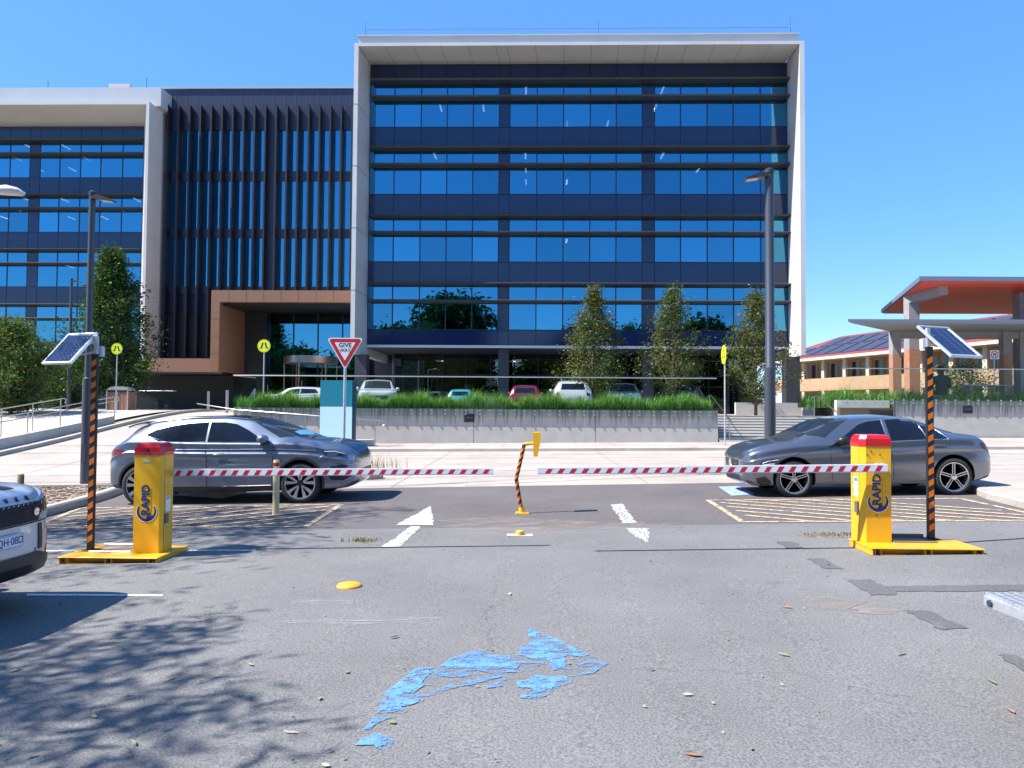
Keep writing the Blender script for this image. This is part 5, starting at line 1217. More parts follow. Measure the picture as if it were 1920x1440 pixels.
def car(name, label, spec, loc, rz, PM, group=None, tilt=0, scale=1.0, detail=True):
    root = thing(name, label, spec.get('cat', 'car'), loc, rz, group)
    root.rotation_euler = (0, tilt, 0) if abs(rz) < 1e-6 else (0, -tilt, rz); root.scale = (scale,) * 3
    tab = spec['tab']; x0, x1 = min(r[0] for r in tab), max(r[0] for r in tab)
    N = 84 if detail else 44; xs = [x0 + (x1 - x0) * k / N for k in range(N + 1)]
    # denser near both ends
    xs = sorted(set([x0 + (x1 - x0) * (.5 - .5 * cos(pi * k / N)) for k in range(N + 1)] + xs))
    xs = [x for i, x in enumerate(xs) if i == 0 or x - xs[i - 1] > .008 or x == x1]
    mb = MB(); mb.loft([ring_of(interp(tab, x), x) for x in xs])
    bvh = BVHTree.FromPolygons([tuple(v) for v in mb.v], [tuple(f) for f in mb.f])
    body = mb.build('body', [PM, WELL], root, smooth=38)
    Rt = spec['Rt']; ww = spec['w']
    cu = MB()
    for wx in spec['wheels']:
        for s in (-1, 1): cu.lathe([(Rt + spec.get('gap', .055), min(s * (ww - .34), s * (ww + .3))), (Rt + spec.get('gap', .055), max(s * (ww - .34), s * (ww + .3)))], 44, 'y', (wx, 0, Rt + .015))
    c = cu.build('cutter', [WELL]); c.data.materials.clear(); c.data.materials.append(WELL)
    mo = body.modifiers.new('arch', 'BOOLEAN'); mo.operation = 'DIFFERENCE'; mo.object = c; mo.solver = 'EXACT'
    try: mo.material_mode = 'TRANSFER'
    except Exception: pass
    rsave = root.matrix_world.copy(); c.parent = root
    bpy.context.view_layer.update()
    me = bpy.data.meshes.new_from_object(body.evaluated_get(bpy.context.evaluated_depsgraph_get()))
    body.modifiers.clear(); body.data = me; me.name = 'body'; bpy.data.objects.remove(c)
    me.polygons.foreach_set('use_smooth', [True] * len(me.polygons)); me.set_sharp_from_angle(angle=R(38))
    def cast(p, ax, off):
        if ax == 's-': o, d = Vector((p[0], -4, p[1])), Vector((0, 1, 0))
        elif ax == 's+': o, d = Vector((p[0], 4, p[1])), Vector((0, -1, 0))
        elif ax == 'f': o, d = Vector((6, p[0], p[1])), Vector((-1, 0, 0))
        elif ax == 'r': o, d = Vector((-6, p[0], p[1])), Vector((1, 0, 0))
        else: o, d = Vector((p[0], p[1], 5)), Vector((0, 0, -1))
        h, nn, _, _ = bvh.ray_cast(o, d)
        return None if h is None else h - d * off
    def patch(nm, poly, ax, m, off=.006, step=.05, par=None):
        mb = MB(); vs, ts = cdt(poly, step); P = [cast(v, ax, off) for v in vs]
        ts = [t for t in ts if all(P[i] is not None for i in t)]
        if not ts: return None
        flip = ax in ('s+', 'r')
        # keep winding outward
        fl = []
        dv = {'s-': Vector((0, -1, 0)), 's+': Vector((0, 1, 0)), 'f': Vector((1, 0, 0)), 'r': Vector((-1, 0, 0)), 't': Vector((0, 0, 1))}[ax]
        for t in ts:
            n_ = (P[t[1]] - P[t[0]]).cross(P[t[2]] - P[t[0]]); fl.append(t if n_.dot(dv) > 0 else tuple(reversed(t)))
        used = sorted({i for t in fl for i in t}); ix = {i: k for k, i in enumerate(used)}
        fl = [tuple(ix[i] for i in t) for t in fl]; P = [P[i] for i in used]; vv = list(P); ff = list(fl)
        # skirt
        cnt = {}
        for t in fl:
            for i in range(len(t)): a, b = t[i], t[(i + 1) % len(t)]; cnt[(a, b)] = 1
        low = {}
        for (a, b) in list(cnt):
            if (b, a) in cnt: continue
            for q in (a, b):
                if q not in low: low[q] = len(vv); vv.append(P[q] - dv * (off + .01))
            ff.append((b, a, low[a], low[b]))
        mb.add(vv, ff)
        return mb.build(nm, m, par or root, smooth=30)
    def line(nm, pts, ax, m, r=.006, off=.0, par=None, step=.06):
        q = [cast(p, ax, off) for p in densl(pts, step)]; q = [p for p in q if p is not None]
        if len(q) > 1: return MB().tube(q, r, 6).build(nm, m, par or root, smooth=60)
    api = (root, body, patch, line, cast)
    for sg in ('s-', 's+'):
        for nm, m, poly, off in spec.get('side', []):
            patch(nm, poly, sg, PM if m == 'paint' else m, off)
        for nm, m, pts, r in spec.get('lines', []): line(nm, pts, sg, m, r, par=body)
    for nm, m, ax, poly, off in spec.get('faces', []): patch(nm, poly, ax, PM if m == 'paint' else m, off)
    for wx in spec['wheels']:
        for s in (-1, 1): make_wheel(root, wx, s * (ww - .125), s, Rt, spec['Rr'], .23, spec['style'])
    for s in (-1, 1):
        mx, mz = spec['mirror']; yb = abs((cast((mx, mz), 's-', 0) or Vector((0, -ww, 0))).y)
        rg = []
        for t, a, b in ((-.12, .03, .025), (-.09, .075, .055), (0, .09, .07), (.07, .07, .055), (.11, .03, .02)):
            rg.append([(mx + .02 + t * .9, s * (yb + .10 + b * 1.35 * cos(q)), mz + a * .95 * sin(q)) for q in [2 * pi * k / 16 for k in range(16)]])
        mi = MB().loft(rg).build('mirror', spec.get('mirmat') or PM, root, smooth=60)
        MB().tube([(mx + .03, s * (yb - .03), mz - .05), (mx + .03, s * (yb + .09), mz - .03)], .018, 6).build('mirror_stalk', TRIM, mi)
    return api
SP = mat('x', (0, 0, 0))
def sx(cx, cy, cx0, sc_, g): return ((cx - cx0) / sc_, (g - cy) / sc_)
# ---- blue grey wagon
q1 = lambda x: squash(x, -1.7, 1.35, .90, .80)
S1 = lambda L: [(q1((cx - 936) / 352), (712 - cy) / 352 * .96) for cx, cy in L]
GREY1 = paint('blue_grey_metallic', (.20, .23, .30), .8, .28)
suv_tab = [ # x, zb, zsh, zre, ztop, w, wt
 (2.43, .46, .74, .755, .77, .34, .25), (2.41, .42, .77, .80, .815, .52, .38), (2.36, .34, .82, .875, .90, .70, .54), (2.24, .27, .88, .975, 1.0, .83, .66), (2.0, .24, .94, 1.05, 1.08, .90, .72), (1.6, .23, 1.0, 1.10, 1.14, .93, .75), (1.28, .23, 1.045, 1.13, 1.17, .94, .75),
 (.95, .22, 1.07, 1.25, 1.31, .94, .70), (.55, .22, 1.08, 1.40, 1.46, .94, .655), (.2, .21, 1.09, 1.495, 1.56, .94, .63), (-.3, .21, 1.10, 1.54, 1.605, .94, .62), (-.95, .21, 1.12, 1.535, 1.60, .94, .61), (-1.55, .22, 1.155, 1.48, 1.545, .93, .585), (-1.95, .25, 1.155, 1.385, 1.455, .905, .56),
 (-2.12, .28, 1.12, 1.25, 1.31, .89, .58), (-2.28, .30, 1.06, 1.11, 1.15, .87, .62), (-2.37, .32, .98, 1.015, 1.05, .83, .62), (-2.43, .34, .86, .885, .91, .76, .56), (-2.45, .37, .76, .775, .79, .66, .48)]
suv_tab = [(q1(r[0]),) + r[1:] for r in suv_tab]
def ring_poly(cx, cz, r0, r1, a0, a1, n=22):
    return [(cx + r1 * cos(R(a0 + (a1 - a0) * k / n)), cz + r1 * sin(R(a0 + (a1 - a0) * k / n))) for k in range(n + 1)] + [(cx + r0 * cos(R(a1 + (a0 - a1) * k / n)), cz + r0 * sin(R(a1 + (a0 - a1) * k / n))) for k in range(n + 1)]
dlo_r = S1([(338, 246), (400, 212), (500, 186), (610, 172), (742, 165), (745, 292), (620, 291), (440, 286)])
dlo_f = S1([(757, 165), (850, 167), (930, 182), (1010, 222), (1095, 276), (1128, 302), (1040, 301), (760, 294)])
wf, wr_ = 1.205, -1.70
suv = dict(cat='wagon', tab=suv_tab, wheels=(wf, wr_), w=.94, Rt=.365, Rr=.278, style='blade', mirror=(.52, 1.17), gap=.05,
 side=[('rear_window', CGL, dlo_r, .006), ('front_window', CGL, dlo_f, .006),
       ('arch_trim', TRIM, ring_poly(wf, .38, .408, .45, -22, 200), .010), ('arch_trim', TRIM, ring_poly(wr_, .38, .408, .45, -22, 200), .010),
       ('sill_trim', TRIM, [(wr_ + .44, .225), (wf - .44, .225), (wf - .44, .33), (wr_ + .44, .33)], .010),
       ('tail_lamp', TAIL, S1([(92, 345), (130, 332), (215, 345), (180, 368), (95, 378)]), .008),
       ('head_lamp', HLAMP, S1([(1520, 362), (1600, 358), (1668, 372), (1718, 390), (1690, 402), (1575, 410), (1545, 398)]), .008),
       ('front_intake', TRIM, S1([(1585, 470), (1680, 462), (1745, 470), (1700, 480), (1600, 484)]), .006),
       ('lower_intake', TRIM, S1([(1570, 530), (1760, 535), (1690, 565), (1600, 562)]), .007),
       ('rear_bumper_trim', TRIM, S1([(76, 572), (200, 592), (200, 640), (120, 632), (78, 605)]), .009)],
 lines=[('panel_gap', GAP, S1([(745, 296), (762, 420), (762, 600)]), .006), ('panel_gap', GAP, S1([(1185, 318), (1188, 420), (1178, 590)]), .004), ('panel_gap', GAP, S1([(430, 295), (380, 400), (350, 430)]), .004),
        ('crease', CHROME if False else GREY1, S1([(560, 345), (900, 350), (1190, 352), (1480, 366)]), .010), ('window_trim', CHROME, S1([(335, 248), (500, 292), (760, 299), (1130, 306)]), .006),
        ('sill_chrome', GALV, S1([(520, 598), (900, 594), (1175, 590)]), .010), ('panel_gap', GAP, S1([(1180, 316), (1400, 330), (1530, 360)]), .004)],
 faces=[('windscreen', CGL2, 't', [(.82, -.80), (1.04, -.73), (1.18, -.58), (1.26, -.36), (1.28, 0), (1.26, .36), (1.18, .58), (1.04, .73), (.82, .80), (.20, .60), (.24, .4), (.26, 0), (.24, -.4), (.20, -.60)], .006), ('rear_screen', CGL, 'r', [(-.52, 1.14), (.52, 1.14), (.46, 1.36), (-.46, 1.36)], .006), ('roof_glass', CGL, 't', [(.10, -.44), (.10, .44), (-1.2, .44), (-1.2, -.44)], .004),
        ('grille', TRIM, 'f', [(-.45, .50), (.45, .50), (.52, .58), (-.52, .58)], .006), ('number_plate', REFW, 'r', [(-.24, .78), (.24, .78), (.24, .89), (-.24, .89)], .008)])
pf, pr = G(562, 944), G(262, 940)
cx_, cy_ = pf.x - wf * 1.0, pf.y + .0
zc_ = lambda x, y: gz(x, y)
wag = car('parked_car', 'blue grey metallic wagon parked behind the left barrier boom', suv, (pf.x - wf, pf.y + .94 - .01, gz(pf.x - wf, pf.y + .9)), 0, GREY1, 'cars parked side on beyond the barriers', tilt=-math.atan(.024))
rt, bd, patch, line, cast = wag
# handles, roof rails, spoiler, slats at the nose
for s, ax in ((-1, 's-'), (1, 's+')):
    for hx, hz in (S1([(845, 378)])[0], S1([(430, 372)])[0]):
        c = cast((hx, hz), ax, .0); MB().bbox(hx - .11, hx + .11, min(c.y, c.y + s * .03), max(c.y, c.y + s * .03), hz - .016, hz + .016, .007).build('door_handle', CHROME, rt, smooth=40)
    rr_ = [cast((x, s * y), 't', .02) for x, y in ((.15, .58), (-.3, .585), (-.9, .575), (-1.5, .545), (-1.75, .53))]
    MB().tube(rr_, [.012, .02, .02, .02, .012], 8).build('roof_rail', CHROME, rt, smooth=60)
    for k in range(3): line('nose_slat', S1([(1712 - k * 4, 434 + k * 16), (1788, 424 + k * 16)]), ax, CHROME, .005)
    e = line('lamp_strip', S1([(1540, 372), (1620, 372), (1705, 390)]), ax, HL2, .006, .006)
    line('crease_fold', S1([(1490, 432), (1515, 408), (1538, 398)]), ax, GREY1, .006)
sp = cast((-1.93, 0), 't', 0)
MB().loft([[(x, y, z + dz) for y in (-.60, -.3, 0, .3, .60)] + [(x - .0, y, z + dz - .03) for y in (.60, .3, 0, -.3, -.60)] for x, z, dz in ((-1.75, 1.49, .035), (-1.95, 1.45, .035), (-2.10, 1.405, .03))]).build('rear_spoiler', GREY1, rt, smooth=40)
MB().box(.62, 1.12, -.45, .45, 1.16, 1.2).build('dash_cloth', mat('blue_cloth', (.05, .3, .6), .6), rt) if False else None
patch('painted_reflection', [(1.10, -.50), (1.18, .0), (1.12, .45), (.98, .42), (.98, -.46)], 't', mat('windscreen_blue_reflection', (.10, .35, .62), .3), .008)  # blue reflection on the windscreen, painted as a coloured patch

# ---- grey sedan
q2 = lambda x: squash(x, -1.7, 1.35, .98, .74)
S2 = lambda L: [(q2((941 - cx) / 342), (615 - cy) / 342) for cx, cy in L]
GREY2 = paint('graphite_metallic', (.19, .20, .225), .8, .28)
sed_tab = [(2.345, .36, .62, .635, .65, .36, .26), (2.33, .32, .66, .69, .705, .56, .42), (2.27, .25, .70, .76, .785, .72, .56), (2.12, .20, .76, .83, .855, .83, .68), (1.8, .19, .82, .90, .935, .875, .72), (1.45, .19, .865, .945, .985, .89, .73), (1.18, .19, .895, .975, 1.015, .89, .73),
 (.85, .19, .915, 1.13, 1.175, .89, .66), (.5, .19, .93, 1.285, 1.345, .89, .61), (.15, .19, .94, 1.345, 1.41, .89, .585), (-.4, .19, .955, 1.36, 1.425, .89, .575), (-.9, .19, .97, 1.315, 1.385, .89, .57), (-1.3, .20, .985, 1.19, 1.27, .885, .585),
 (-1.65, .21, .985, 1.07, 1.13, .875, .64), (-1.85, .22, .975, 1.03, 1.07, .865, .68), (-2.05, .24, .955, 1.01, 1.045, .84, .68), (-2.13, .26, .92, .97, 1.0, .82, .67), (-2.22, .28, .82, .86, .88, .78, .64), (-2.31, .33, .68, .70, .72, .68, .54), (-2.34, .38, .58, .60, .61, .50, .40)]
sed_tab = [(q2(r[0]),) + r[1:] for r in sed_tab]
wf2, wr2 = 1.225, -1.55
s_f = S2([(735, 316), (780, 290), (870, 232), (940, 186), (1000, 168), (1080, 161), (1083, 283), (900, 300)])
s_r = S2([(1108, 160), (1200, 155), (1290, 158), (1300, 163), (1322, 277), (1110, 283)])
s_q = S2([(1315, 166), (1350, 178), (1400, 215), (1448, 274), (1335, 277)])
sed = dict(cat='sedan', tab=sed_tab, wheels=(wf2, wr2), w=.89, Rt=.325, Rr=.252, style='star', mirror=(.36, .985), gap=.05, mirmat=TRIM,
 side=[('front_window', CGL, s_f, .006), ('rear_window', CGL, s_r, .006), ('quarter_window', CGL, s_q, .006),
       ('head_lamp', HLAMP, S2([(262, 425), (268, 402), (310, 386), (405, 380), (420, 393), (385, 420), (330, 428)]), .008),
       ('tail_lamp', TAIL, S2([(1640, 305), (1672, 300), (1690, 318), (1712, 352), (1705, 362), (1655, 330)]), .008),
       ('front_intake', TRIM, S2([(232, 498), (300, 485), (352, 520), (345, 545), (270, 540), (240, 522)]), .006),
       ('front_lip', TRIM, S2([(125, 505), (200, 515), (230, 552), (160, 540)]), .006),
       ('sill', TRIM, S2([(655, 575), (1370, 560), (1370, 545), (655, 556)]), .004)],
 lines=[('panel_gap', GAP, S2([(740, 320), (745, 430), (752, 540)]), .004), ('panel_gap', GAP, S2([(1098, 285), (1112, 420), (1112, 540)]), .004), ('panel_gap', GAP, S2([(1455, 285), (1462, 305), (1430, 350)]), .004),
        ('window_trim', CHROME, S2([(775, 316), (900, 304), (1100, 288), (1330, 281), (1452, 278)]), .005), ('window_trim', CHROME, S2([(1452, 276), (1402, 210), (1352, 172), (1300, 154), (1190, 150), (1080, 155), (990, 164), (930, 184)]), .005),
        ('pillar_trim', CHROME, S2([(1088, 160), (1092, 283)]), .005), ('pillar_trim', CHROME, S2([(1303, 165), (1328, 276)]), .004), ('panel_gap', GAP, S2([(420, 395), (560, 350), (735, 318)]), .004), ('panel_gap', GAP, S2([(1715, 365), (1600, 350), (1560, 262)]), .003)],
 faces=[('windscreen', CGL2, 't', [(.64, -.775), (.88, -.71), (1.04, -.58), (1.13, -.36), (1.16, 0), (1.13, .36), (1.04, .58), (.88, .71), (.64, .775), (.14, .575), (.30, .45), (.40, .25), (.42, 0), (.40, -.25), (.30, -.45), (.14, -.575)], .006), ('rear_screen', CGL, 't', [(-1.72, -.54), (-1.74, 0), (-1.72, .54), (-1.12, .49), (-1.08, 0), (-1.12, -.49)], .006),
        ('grille', TRIM, 'f', [(-.40, .50), (.40, .50), (.44, .64), (-.44, .64)], .006), ('lower_grille', TRIM, 'f', [(-.5, .26), (.5, .26), (.46, .38), (-.46, .38)], .006), ('number_plate', REFW, 'f', [(-.24, .385), (.24, .385), (.24, .48), (-.24, .48)], .012)])
pf = G(1491, 933)
sd = car('parked_car', 'graphite grey sedan parked behind the right barrier', sed, (pf.x + wf2, pf.y + .89 - .01, gz(pf.x + wf2, pf.y + .9)), pi, GREY2, 'cars parked side on beyond the barriers', tilt=-math.atan(.024))
rt, bd, patch, line, cast = sd
for s, ax in ((-1, 's-'), (1, 's+')):
    for hx, hz in (S2([(1035, 322)])[0], S2([(1392, 313)])[0]):
        c = cast((hx, hz), ax, .0); MB().bbox(hx - .10, hx + .10, min(c.y, c.y + s * .028), max(c.y, c.y + s * .028), hz - .014, hz + .014, .006).build('door_handle', GREY2, rt, smooth=40)
    line('lamp_strip', S2([(285, 408), (330, 395), (410, 388)]), ax, HL2, .007, .006); line('lamp_strip', S2([(275, 420), (330, 414), (380, 412)]), ax, HL2, .006, .006)
gm = MB()
for k in range(3):
    q_ = [cast((y, .525 + k * .04), 'f', .010) for y in [-.38 + .076 * j for j in range(11)]]; gm.tube([v for v in q_ if v], .006, 5)
gm.build('grille_bars', CHROME, rt, smooth=60)
c = cast((0, .575), 'f', .02); MB().lathe([(.085, -.004), (.085, .012), (.07, .014)], 24, 'x', tuple(c)).build('round_badge', CHROME, rt, smooth=40)

# ---- pale car, nose only, at the left edge
SIL = paint('pale_silver_paint', (.50, .53, .58), .35, .28)
ev_tab = [(2.20, .42, .80, .82, .835, .40, .30), (2.18, .36, .88, .905, .92, .60, .48), (2.12, .30, .95, .985, 1.0, .78, .64), (2.0, .26, .99, 1.03, 1.045, .88, .72), (1.7, .24, 1.02, 1.06, 1.09, .93, .76), (1.2, .24, 1.04, 1.10, 1.13, .94, .76), (.95, .24, 1.06, 1.2, 1.24, .94, .72), (.4, .24, 1.08, 1.48, 1.54, .94, .66), (-.2, .24, 1.10, 1.56, 1.62, .94, .65), (-1.2, .24, 1.14, 1.54, 1.60, .94, .64), (-1.8, .26, 1.14, 1.46, 1.50, .92, .64), (-2.1, .30, 1.0, 1.1, 1.15, .88, .66), (-2.2, .40, .8, .85, .88, .76, .6)]
MESH = mat('grille_mesh', (.02, .022, .026), .35, .5)
ev = dict(cat='car', tab=ev_tab, wheels=(1.32, -1.34), w=.94, Rt=.36, Rr=.26, style='plain', mirror=(.55, 1.15), gap=.05,
 side=[('front_window', CGL, [(.75, 1.12), (.30, 1.42), (-.3, 1.48), (-.3, 1.15)], .006), ('rear_window', CGL, [(-.36, 1.15), (-.36, 1.48), (-1.3, 1.46), (-1.55, 1.2)], .006),
       ('head_lamp', HLAMP, [(2.16, .84), (1.80, .89), (1.72, .96), (1.90, .975), (2.12, .93)], .010), ('arch_trim', TRIM, ring_poly(1.32, .375, .41, .46, -20, 200), .010), ('arch_trim', TRIM, ring_poly(-1.34, .375, .41, .46, -20, 200), .010),
       ('bumper_trim', TRIM, [(2.19, .25), (2.19, .52), (1.98, .50), (1.86, .40), (1.82, .25)], .012)],
 faces=[('windscreen', CGL2, 't', [(1.1, -.64), (1.12, 0), (1.1, .64), (.42, .58), (.40, 0), (.42, -.58)], .006), ('grille', MESH, 'f', [(-.58, .80), (-.54, .75), (.54, .75), (.58, .80), (.60, .915), (-.60, .915)], .012),
        ('head_lamp_front', HLAMP, 'f', [(.60, .81), (.80, .84), (.84, .90), (.80, .935), (.61, .92)], .014), ('head_lamp_front', HLAMP, 'f', [(-.60, .81), (-.80, .84), (-.84, .90), (-.80, .935), (-.61, .92)], .014),
        ('bumper_black', TRIM, 'f', [(-.86, .24), (.86, .24), (.86, .40), (.55, .485), (-.55, .485), (-.86, .40)], .020), ('lower_intake', GAP, 'f', [(-.50, .30), (.50, .30), (.44, .38), (-.44, .38)], .026),
        ('bonnet_stripe', TRIM, 't', [(2.05, .30), (1.2, .30), (1.2, .44), (2.05, .44)], .004)])
eX, eY = W(76, 1000, 6.62).x + .06, 5.98
evc = car('parked_car', 'pale silver car at the left edge, only its nose and number plate visible', ev, (eX - 2.20, eY, gz(eX - 2.2, eY)), 0, SIL, None, tilt=-math.atan(.024))
rt, bd, patch, line, cast = evc
hm = MB()
for j in range(5):
    for i in range(19):
        y = -.54 + i * .06 + (.03 if j % 2 else 0); z = .768 + j * .032
        pts = [cast((y + .024 * cos(a), z + .013 * sin(a)), 'f', .019) for a in [2 * pi * k / 6 for k in range(7)]]
        if all(p is not None for p in pts): hm.tube(pts, .003, 4, cap=False)
hm.build('grille_honeycomb', mat('honeycomb_grey', (.05, .055, .06), .5, .3), rt)
plx = cast((0, .62), 'f', .03).x
pm = MB().bbox(plx - .012, plx, -.066, .306, .57, .685, .004).build('number_plate', REFW, rt)
FX = Matrix.Rotation(R(90), 4, 'Z') @ FACE
text('plate_lettering', 'YQH·08D', .088, INK, TR(plx + .001, .12, .627) @ FX, pm, ext=.0008, bold=.0008)
fb = MB()
for (a, b, c_, d) in ((-.06, .30, .576, .580), (-.06, .30, .675, .679), (-.06, -.056, .58, .675), (.296, .30, .58, .675)): fb.box(plx + .0005, plx + .0015, a, b, c_, d)
fb.build('plate_border', INK, pm)
for i, ch in enumerate('OVER'):
    c = cast((.06 + i * .125, .955), 'f', .004)
    if c: text('bonnet_letter', ch, .06, TRIM, TR(c.x + .004, c.y, c.z) @ FX @ Matrix.Rotation(R(-35), 4, 'X'), rt, ext=.003, bold=.002)
line('bumper_seam', [(-.8, .74), (.8, .74)], 'f', GAP, .006)
for sg in (-1, 1): patch('bumper_stripe', [(sg * .56, .50), (sg * .62, .50), (sg * .62, .72), (sg * .56, .72)], 'f', TRIM, .008)
c = cast((.50, .83), 'f', .02); MB().lathe([(.035, -.005), (.035, .006), (.02, .008)], 20, 'x', tuple(c)).build('oval_badge', CHROME, rt, smooth=40)

# ---- cars on the upper car park behind the balustrade
WP = paint('white_car_paint', (.40, .41, .42), 0, .3); RP = paint('dark_red_paint', (.16, .015, .02), .3, .3); SP2 = paint('silver_car_paint', (.38, .42, .46), .5, .3); BP = paint('black_car_paint', (.02, .024, .03), .3, .25); TP = paint('turquoise_paint', (.05, .28, .33), .2, .35)
far_side = [('front_window', CGL, [(.75, 1.12), (.30, 1.42), (-.3, 1.48), (-.3, 1.15)], .006), ('rear_window', CGL, [(-.36, 1.15), (-.36, 1.48), (-1.3, 1.46), (-1.55, 1.2)], .006)]
farspec = dict(cat='car', tab=ev_tab, wheels=(1.32, -1.34), w=.94, Rt=.36, Rr=.26, style='plain', mirror=(.55, 1.15), side=far_side,
  faces=[('windscreen', CGL2, 't', [(1.1, -.64), (1.12, 0), (1.1, .64), (.42, .58), (.40, 0), (.42, -.58)], .006), ('rear_screen', CGL, 'r', [(-.56, 1.14), (.56, 1.14), (.50, 1.42), (-.50, 1.42)], .006), ('tail_lamp', TAIL, 'r', [(.62, .85), (.78, .85), (.76, 1.0), (.62, 1.0)], .006), ('tail_lamp', TAIL, 'r', [(-.62, .85), (-.78, .85), (-.76, 1.0), (-.62, 1.0)], .006), ('grille', TRIM, 'f', [(-.4, .62), (.4, .62), (.45, .8), (-.45, .8)], .008)])
for px, Yc, rz, pm_, lab, scl in ((708, 38.6, R(-78), WP, 'white car facing the camera behind the glass, right of the teal sign', 1.05), (868, 41.0, R(90), TP, 'turquoise car low behind the grass strip', .80), (985, 40.2, R(90), RP, 'dark red car behind the grass strip', .93), (1070, 38.8, R(90), WP, 'white wagon seen from behind, at the first small tree', 1.05), (1167, 39.0, R(-95), SP2, 'silver grey car behind the grass, between the first two trees', 1.0), (1272, 39.8, R(90), BP, 'dark car half hidden by the middle tree', .97), (372, 43.5, R(200), WP, None, 1.0), (560, 41.2, R(180), WP, 'white car low behind the glass corner at the entrance', .85)):
    if lab: car('parked_car', lab, farspec, (WX(px, Yc, 730), Yc, PZ), rz, pm_, 'cars in the upper car park', scale=scl, detail=False)

# ---- galvanised trailer, right edge
tc_ = W(1857, 1122, 4.45)
tr = thing('trailer', 'corner of a galvanised mesh trailer deck entering at the right edge', 'trailer', (tc_.x + 1.1, 4.0, gz(3.7, 4)))
x0 = tc_.x + .05; y1 = 4.62; y0 = 3.0; zt = WZ(1118, 4.5, 1870); 
fm = MB().prism([(x0 + .10, y0), (x0 + 2.2, y0), (x0 + 2.2, y1), (x0 + .02, y1), (x0, y1 - .02), (x0, y1 - .16)], 'z', zt - .075, zt - .022)
fm.build('deck_frame', GALV, tr, world=True)
gr = MB(); k = 0
for i in range(40):
    x = x0 + .015 + i * .055
    gr.box(x, x + .008, y0 + .02, y1 - .015, zt - .022, zt)
for j in range(40):
    y = y0 + .03 + j * .04
    gr.box(x0 + .012, x0 + 2.19, y, y + .007, zt - .0215, zt - .002)
gr.build('deck_grating', GALV, tr, world=True)
MB().lathe([(.022, -.02), (.022, .004), (.015, .006)], 16, 'y', (x0 + .065, 4.62 - .0, zt - .05)).build('marker_lamp', TRIM, tr, smooth=40, world=True)
MB().lathe([(.02, -.012), (.02, .004)], 16, 'x', (x0 - .002, y1 - .09, zt - .05)).build('marker_lamp', mat('lamp_blue_black', (.03, .04, .08), .3), tr, smooth=40, world=True)
for yy in (3.15, 4.45):
    wv = make_wheel(tr, 0, 0, 1 if yy > 4 else -1, .20, .12, .15, 'plain'); wv.location = (.5, yy - 4.0, .20)
MB().box(x0 + .5, x0 + 2.1, 3.2, 4.4, zt - .2, zt - .08).build('chassis', TRIM, tr, world=True)

# ================================================================ right side: shelters, brick building, person
SHB = mat('shelter_blue_grey', (.14, .17, .23), .5); SHR = mat('shelter_red_soffit', (.88, .085, .035), .5, var=.06, vs=.4); SHC = mat('shelter_concrete', (.30, .29, .30), .8, var=.1); SHT = mat('terracotta_tiles', (.42, .20, .12), .75, var=.12, vs=4); SHG = mat('shelter_soffit_grey', (.34, .35, .38), .6)
H6 = 8.0
def at(px, py, z): return Zp(px, py, z)
A1, A2, A3, A4 = at(1724, 527, H6), at(2250, 530, H6), at(2250, 589, H6), at(1652, 587, H6)
sh = thing('bus_shelter', 'high bus shelter roof with bright red soffit on tall pillars', 'shelter', ((A1.x + A3.x) / 2, (A1.y + A3.y) / 2, RZ2 - .35))
pol = [(p.x, p.y) for p in (A1, A2, A3, A4)]
MB().prism(pol, 'z', H6 + .012, H6 + .24).build('roof', SHB, sh, world=True)
cxr = sum(p[0] for p in pol) / 4; cyr = sum(p[1] for p in pol) / 4
MB().prism([(cxr + (p[0] - cxr) * .985, cyr + (p[1] - cyr) * .985) for p in pol], 'z', H6 - .05, H6 + .01).build('soffit', SHR, sh, world=True)
Yc = 41.5; xa, xb = WX(1705, Yc, 650), WX(1725, Yc, 650); zj = WZ(655, Yc, 1715)
cl_ = MB().box(xa, xb, Yc, Yc + .6, zj, H6 - .055).build('pillar', SHC, sh, world=True)
MB().box(xa, xb, Yc, Yc + .6, RZ2 - .35, zj - .003).build('tiled_pillar_foot', SHT, sh, world=True)
MB().box(xa, xb - .1, Yc - 3.0, Yc - .003, H6 - .48, H6 - .055).build('beam', SHC, sh, world=True)
Yd = 40.5; xa, xb = WX(1913, Yd, 650), WX(1932, Yd, 650)
MB().box(xa, xb, Yd, Yd + .6, RZ2 - .35, H6 - .055).build('pillar', SHC, sh, world=True)
L1 = 5.9
B1, B2, B3, B4 = at(1590, 604, L1), at(2300, 606, L1), at(2300, 624, L1), at(1667, 621, L1)
s2 = thing('bus_shelter', 'lower grey shelter roof behind the red one', 'shelter', ((B1.x + B3.x) / 2, B3.y, RZ2 - .35))
pol = [(p.x, p.y) for p in (B1, B2, B3, B4)]
MB().prism(pol, 'z', L1 + .012, L1 + .15).build('roof', SHB, s2, world=True)
cxr = sum(p[0] for p in pol) / 4; cyr = sum(p[1] for p in pol) / 4
MB().prism([(cxr + (p[0] - cxr) * .985, cyr + (p[1] - cyr) * .97) for p in pol], 'z', L1 - .04, L1 + .01).build('soffit', SHG, s2, world=True)
MB().box(WX(1668, B4.y), B3.x, B4.y - .35, B4.y - .05, L1 - .40, L1 - .045).build('beam', SHC, s2, world=True)
for px in (1682, 1890, 2080):
    Yk = B4.y - .5; xa, xb = WX(px - 8, Yk, 650), WX(px + 8, Yk, 650); zj = WZ(665, Yk, 1700)
    MB().box(xa, xb, Yk, Yk + .45, zj, L1 - .045 if True else 0).build('pillar', SHC, s2, world=True)
    MB().box(xa, xb, Yk, Yk + .45, RZ2 - .35, zj - .003).build('tiled_pillar_foot', SHT, s2, world=True)
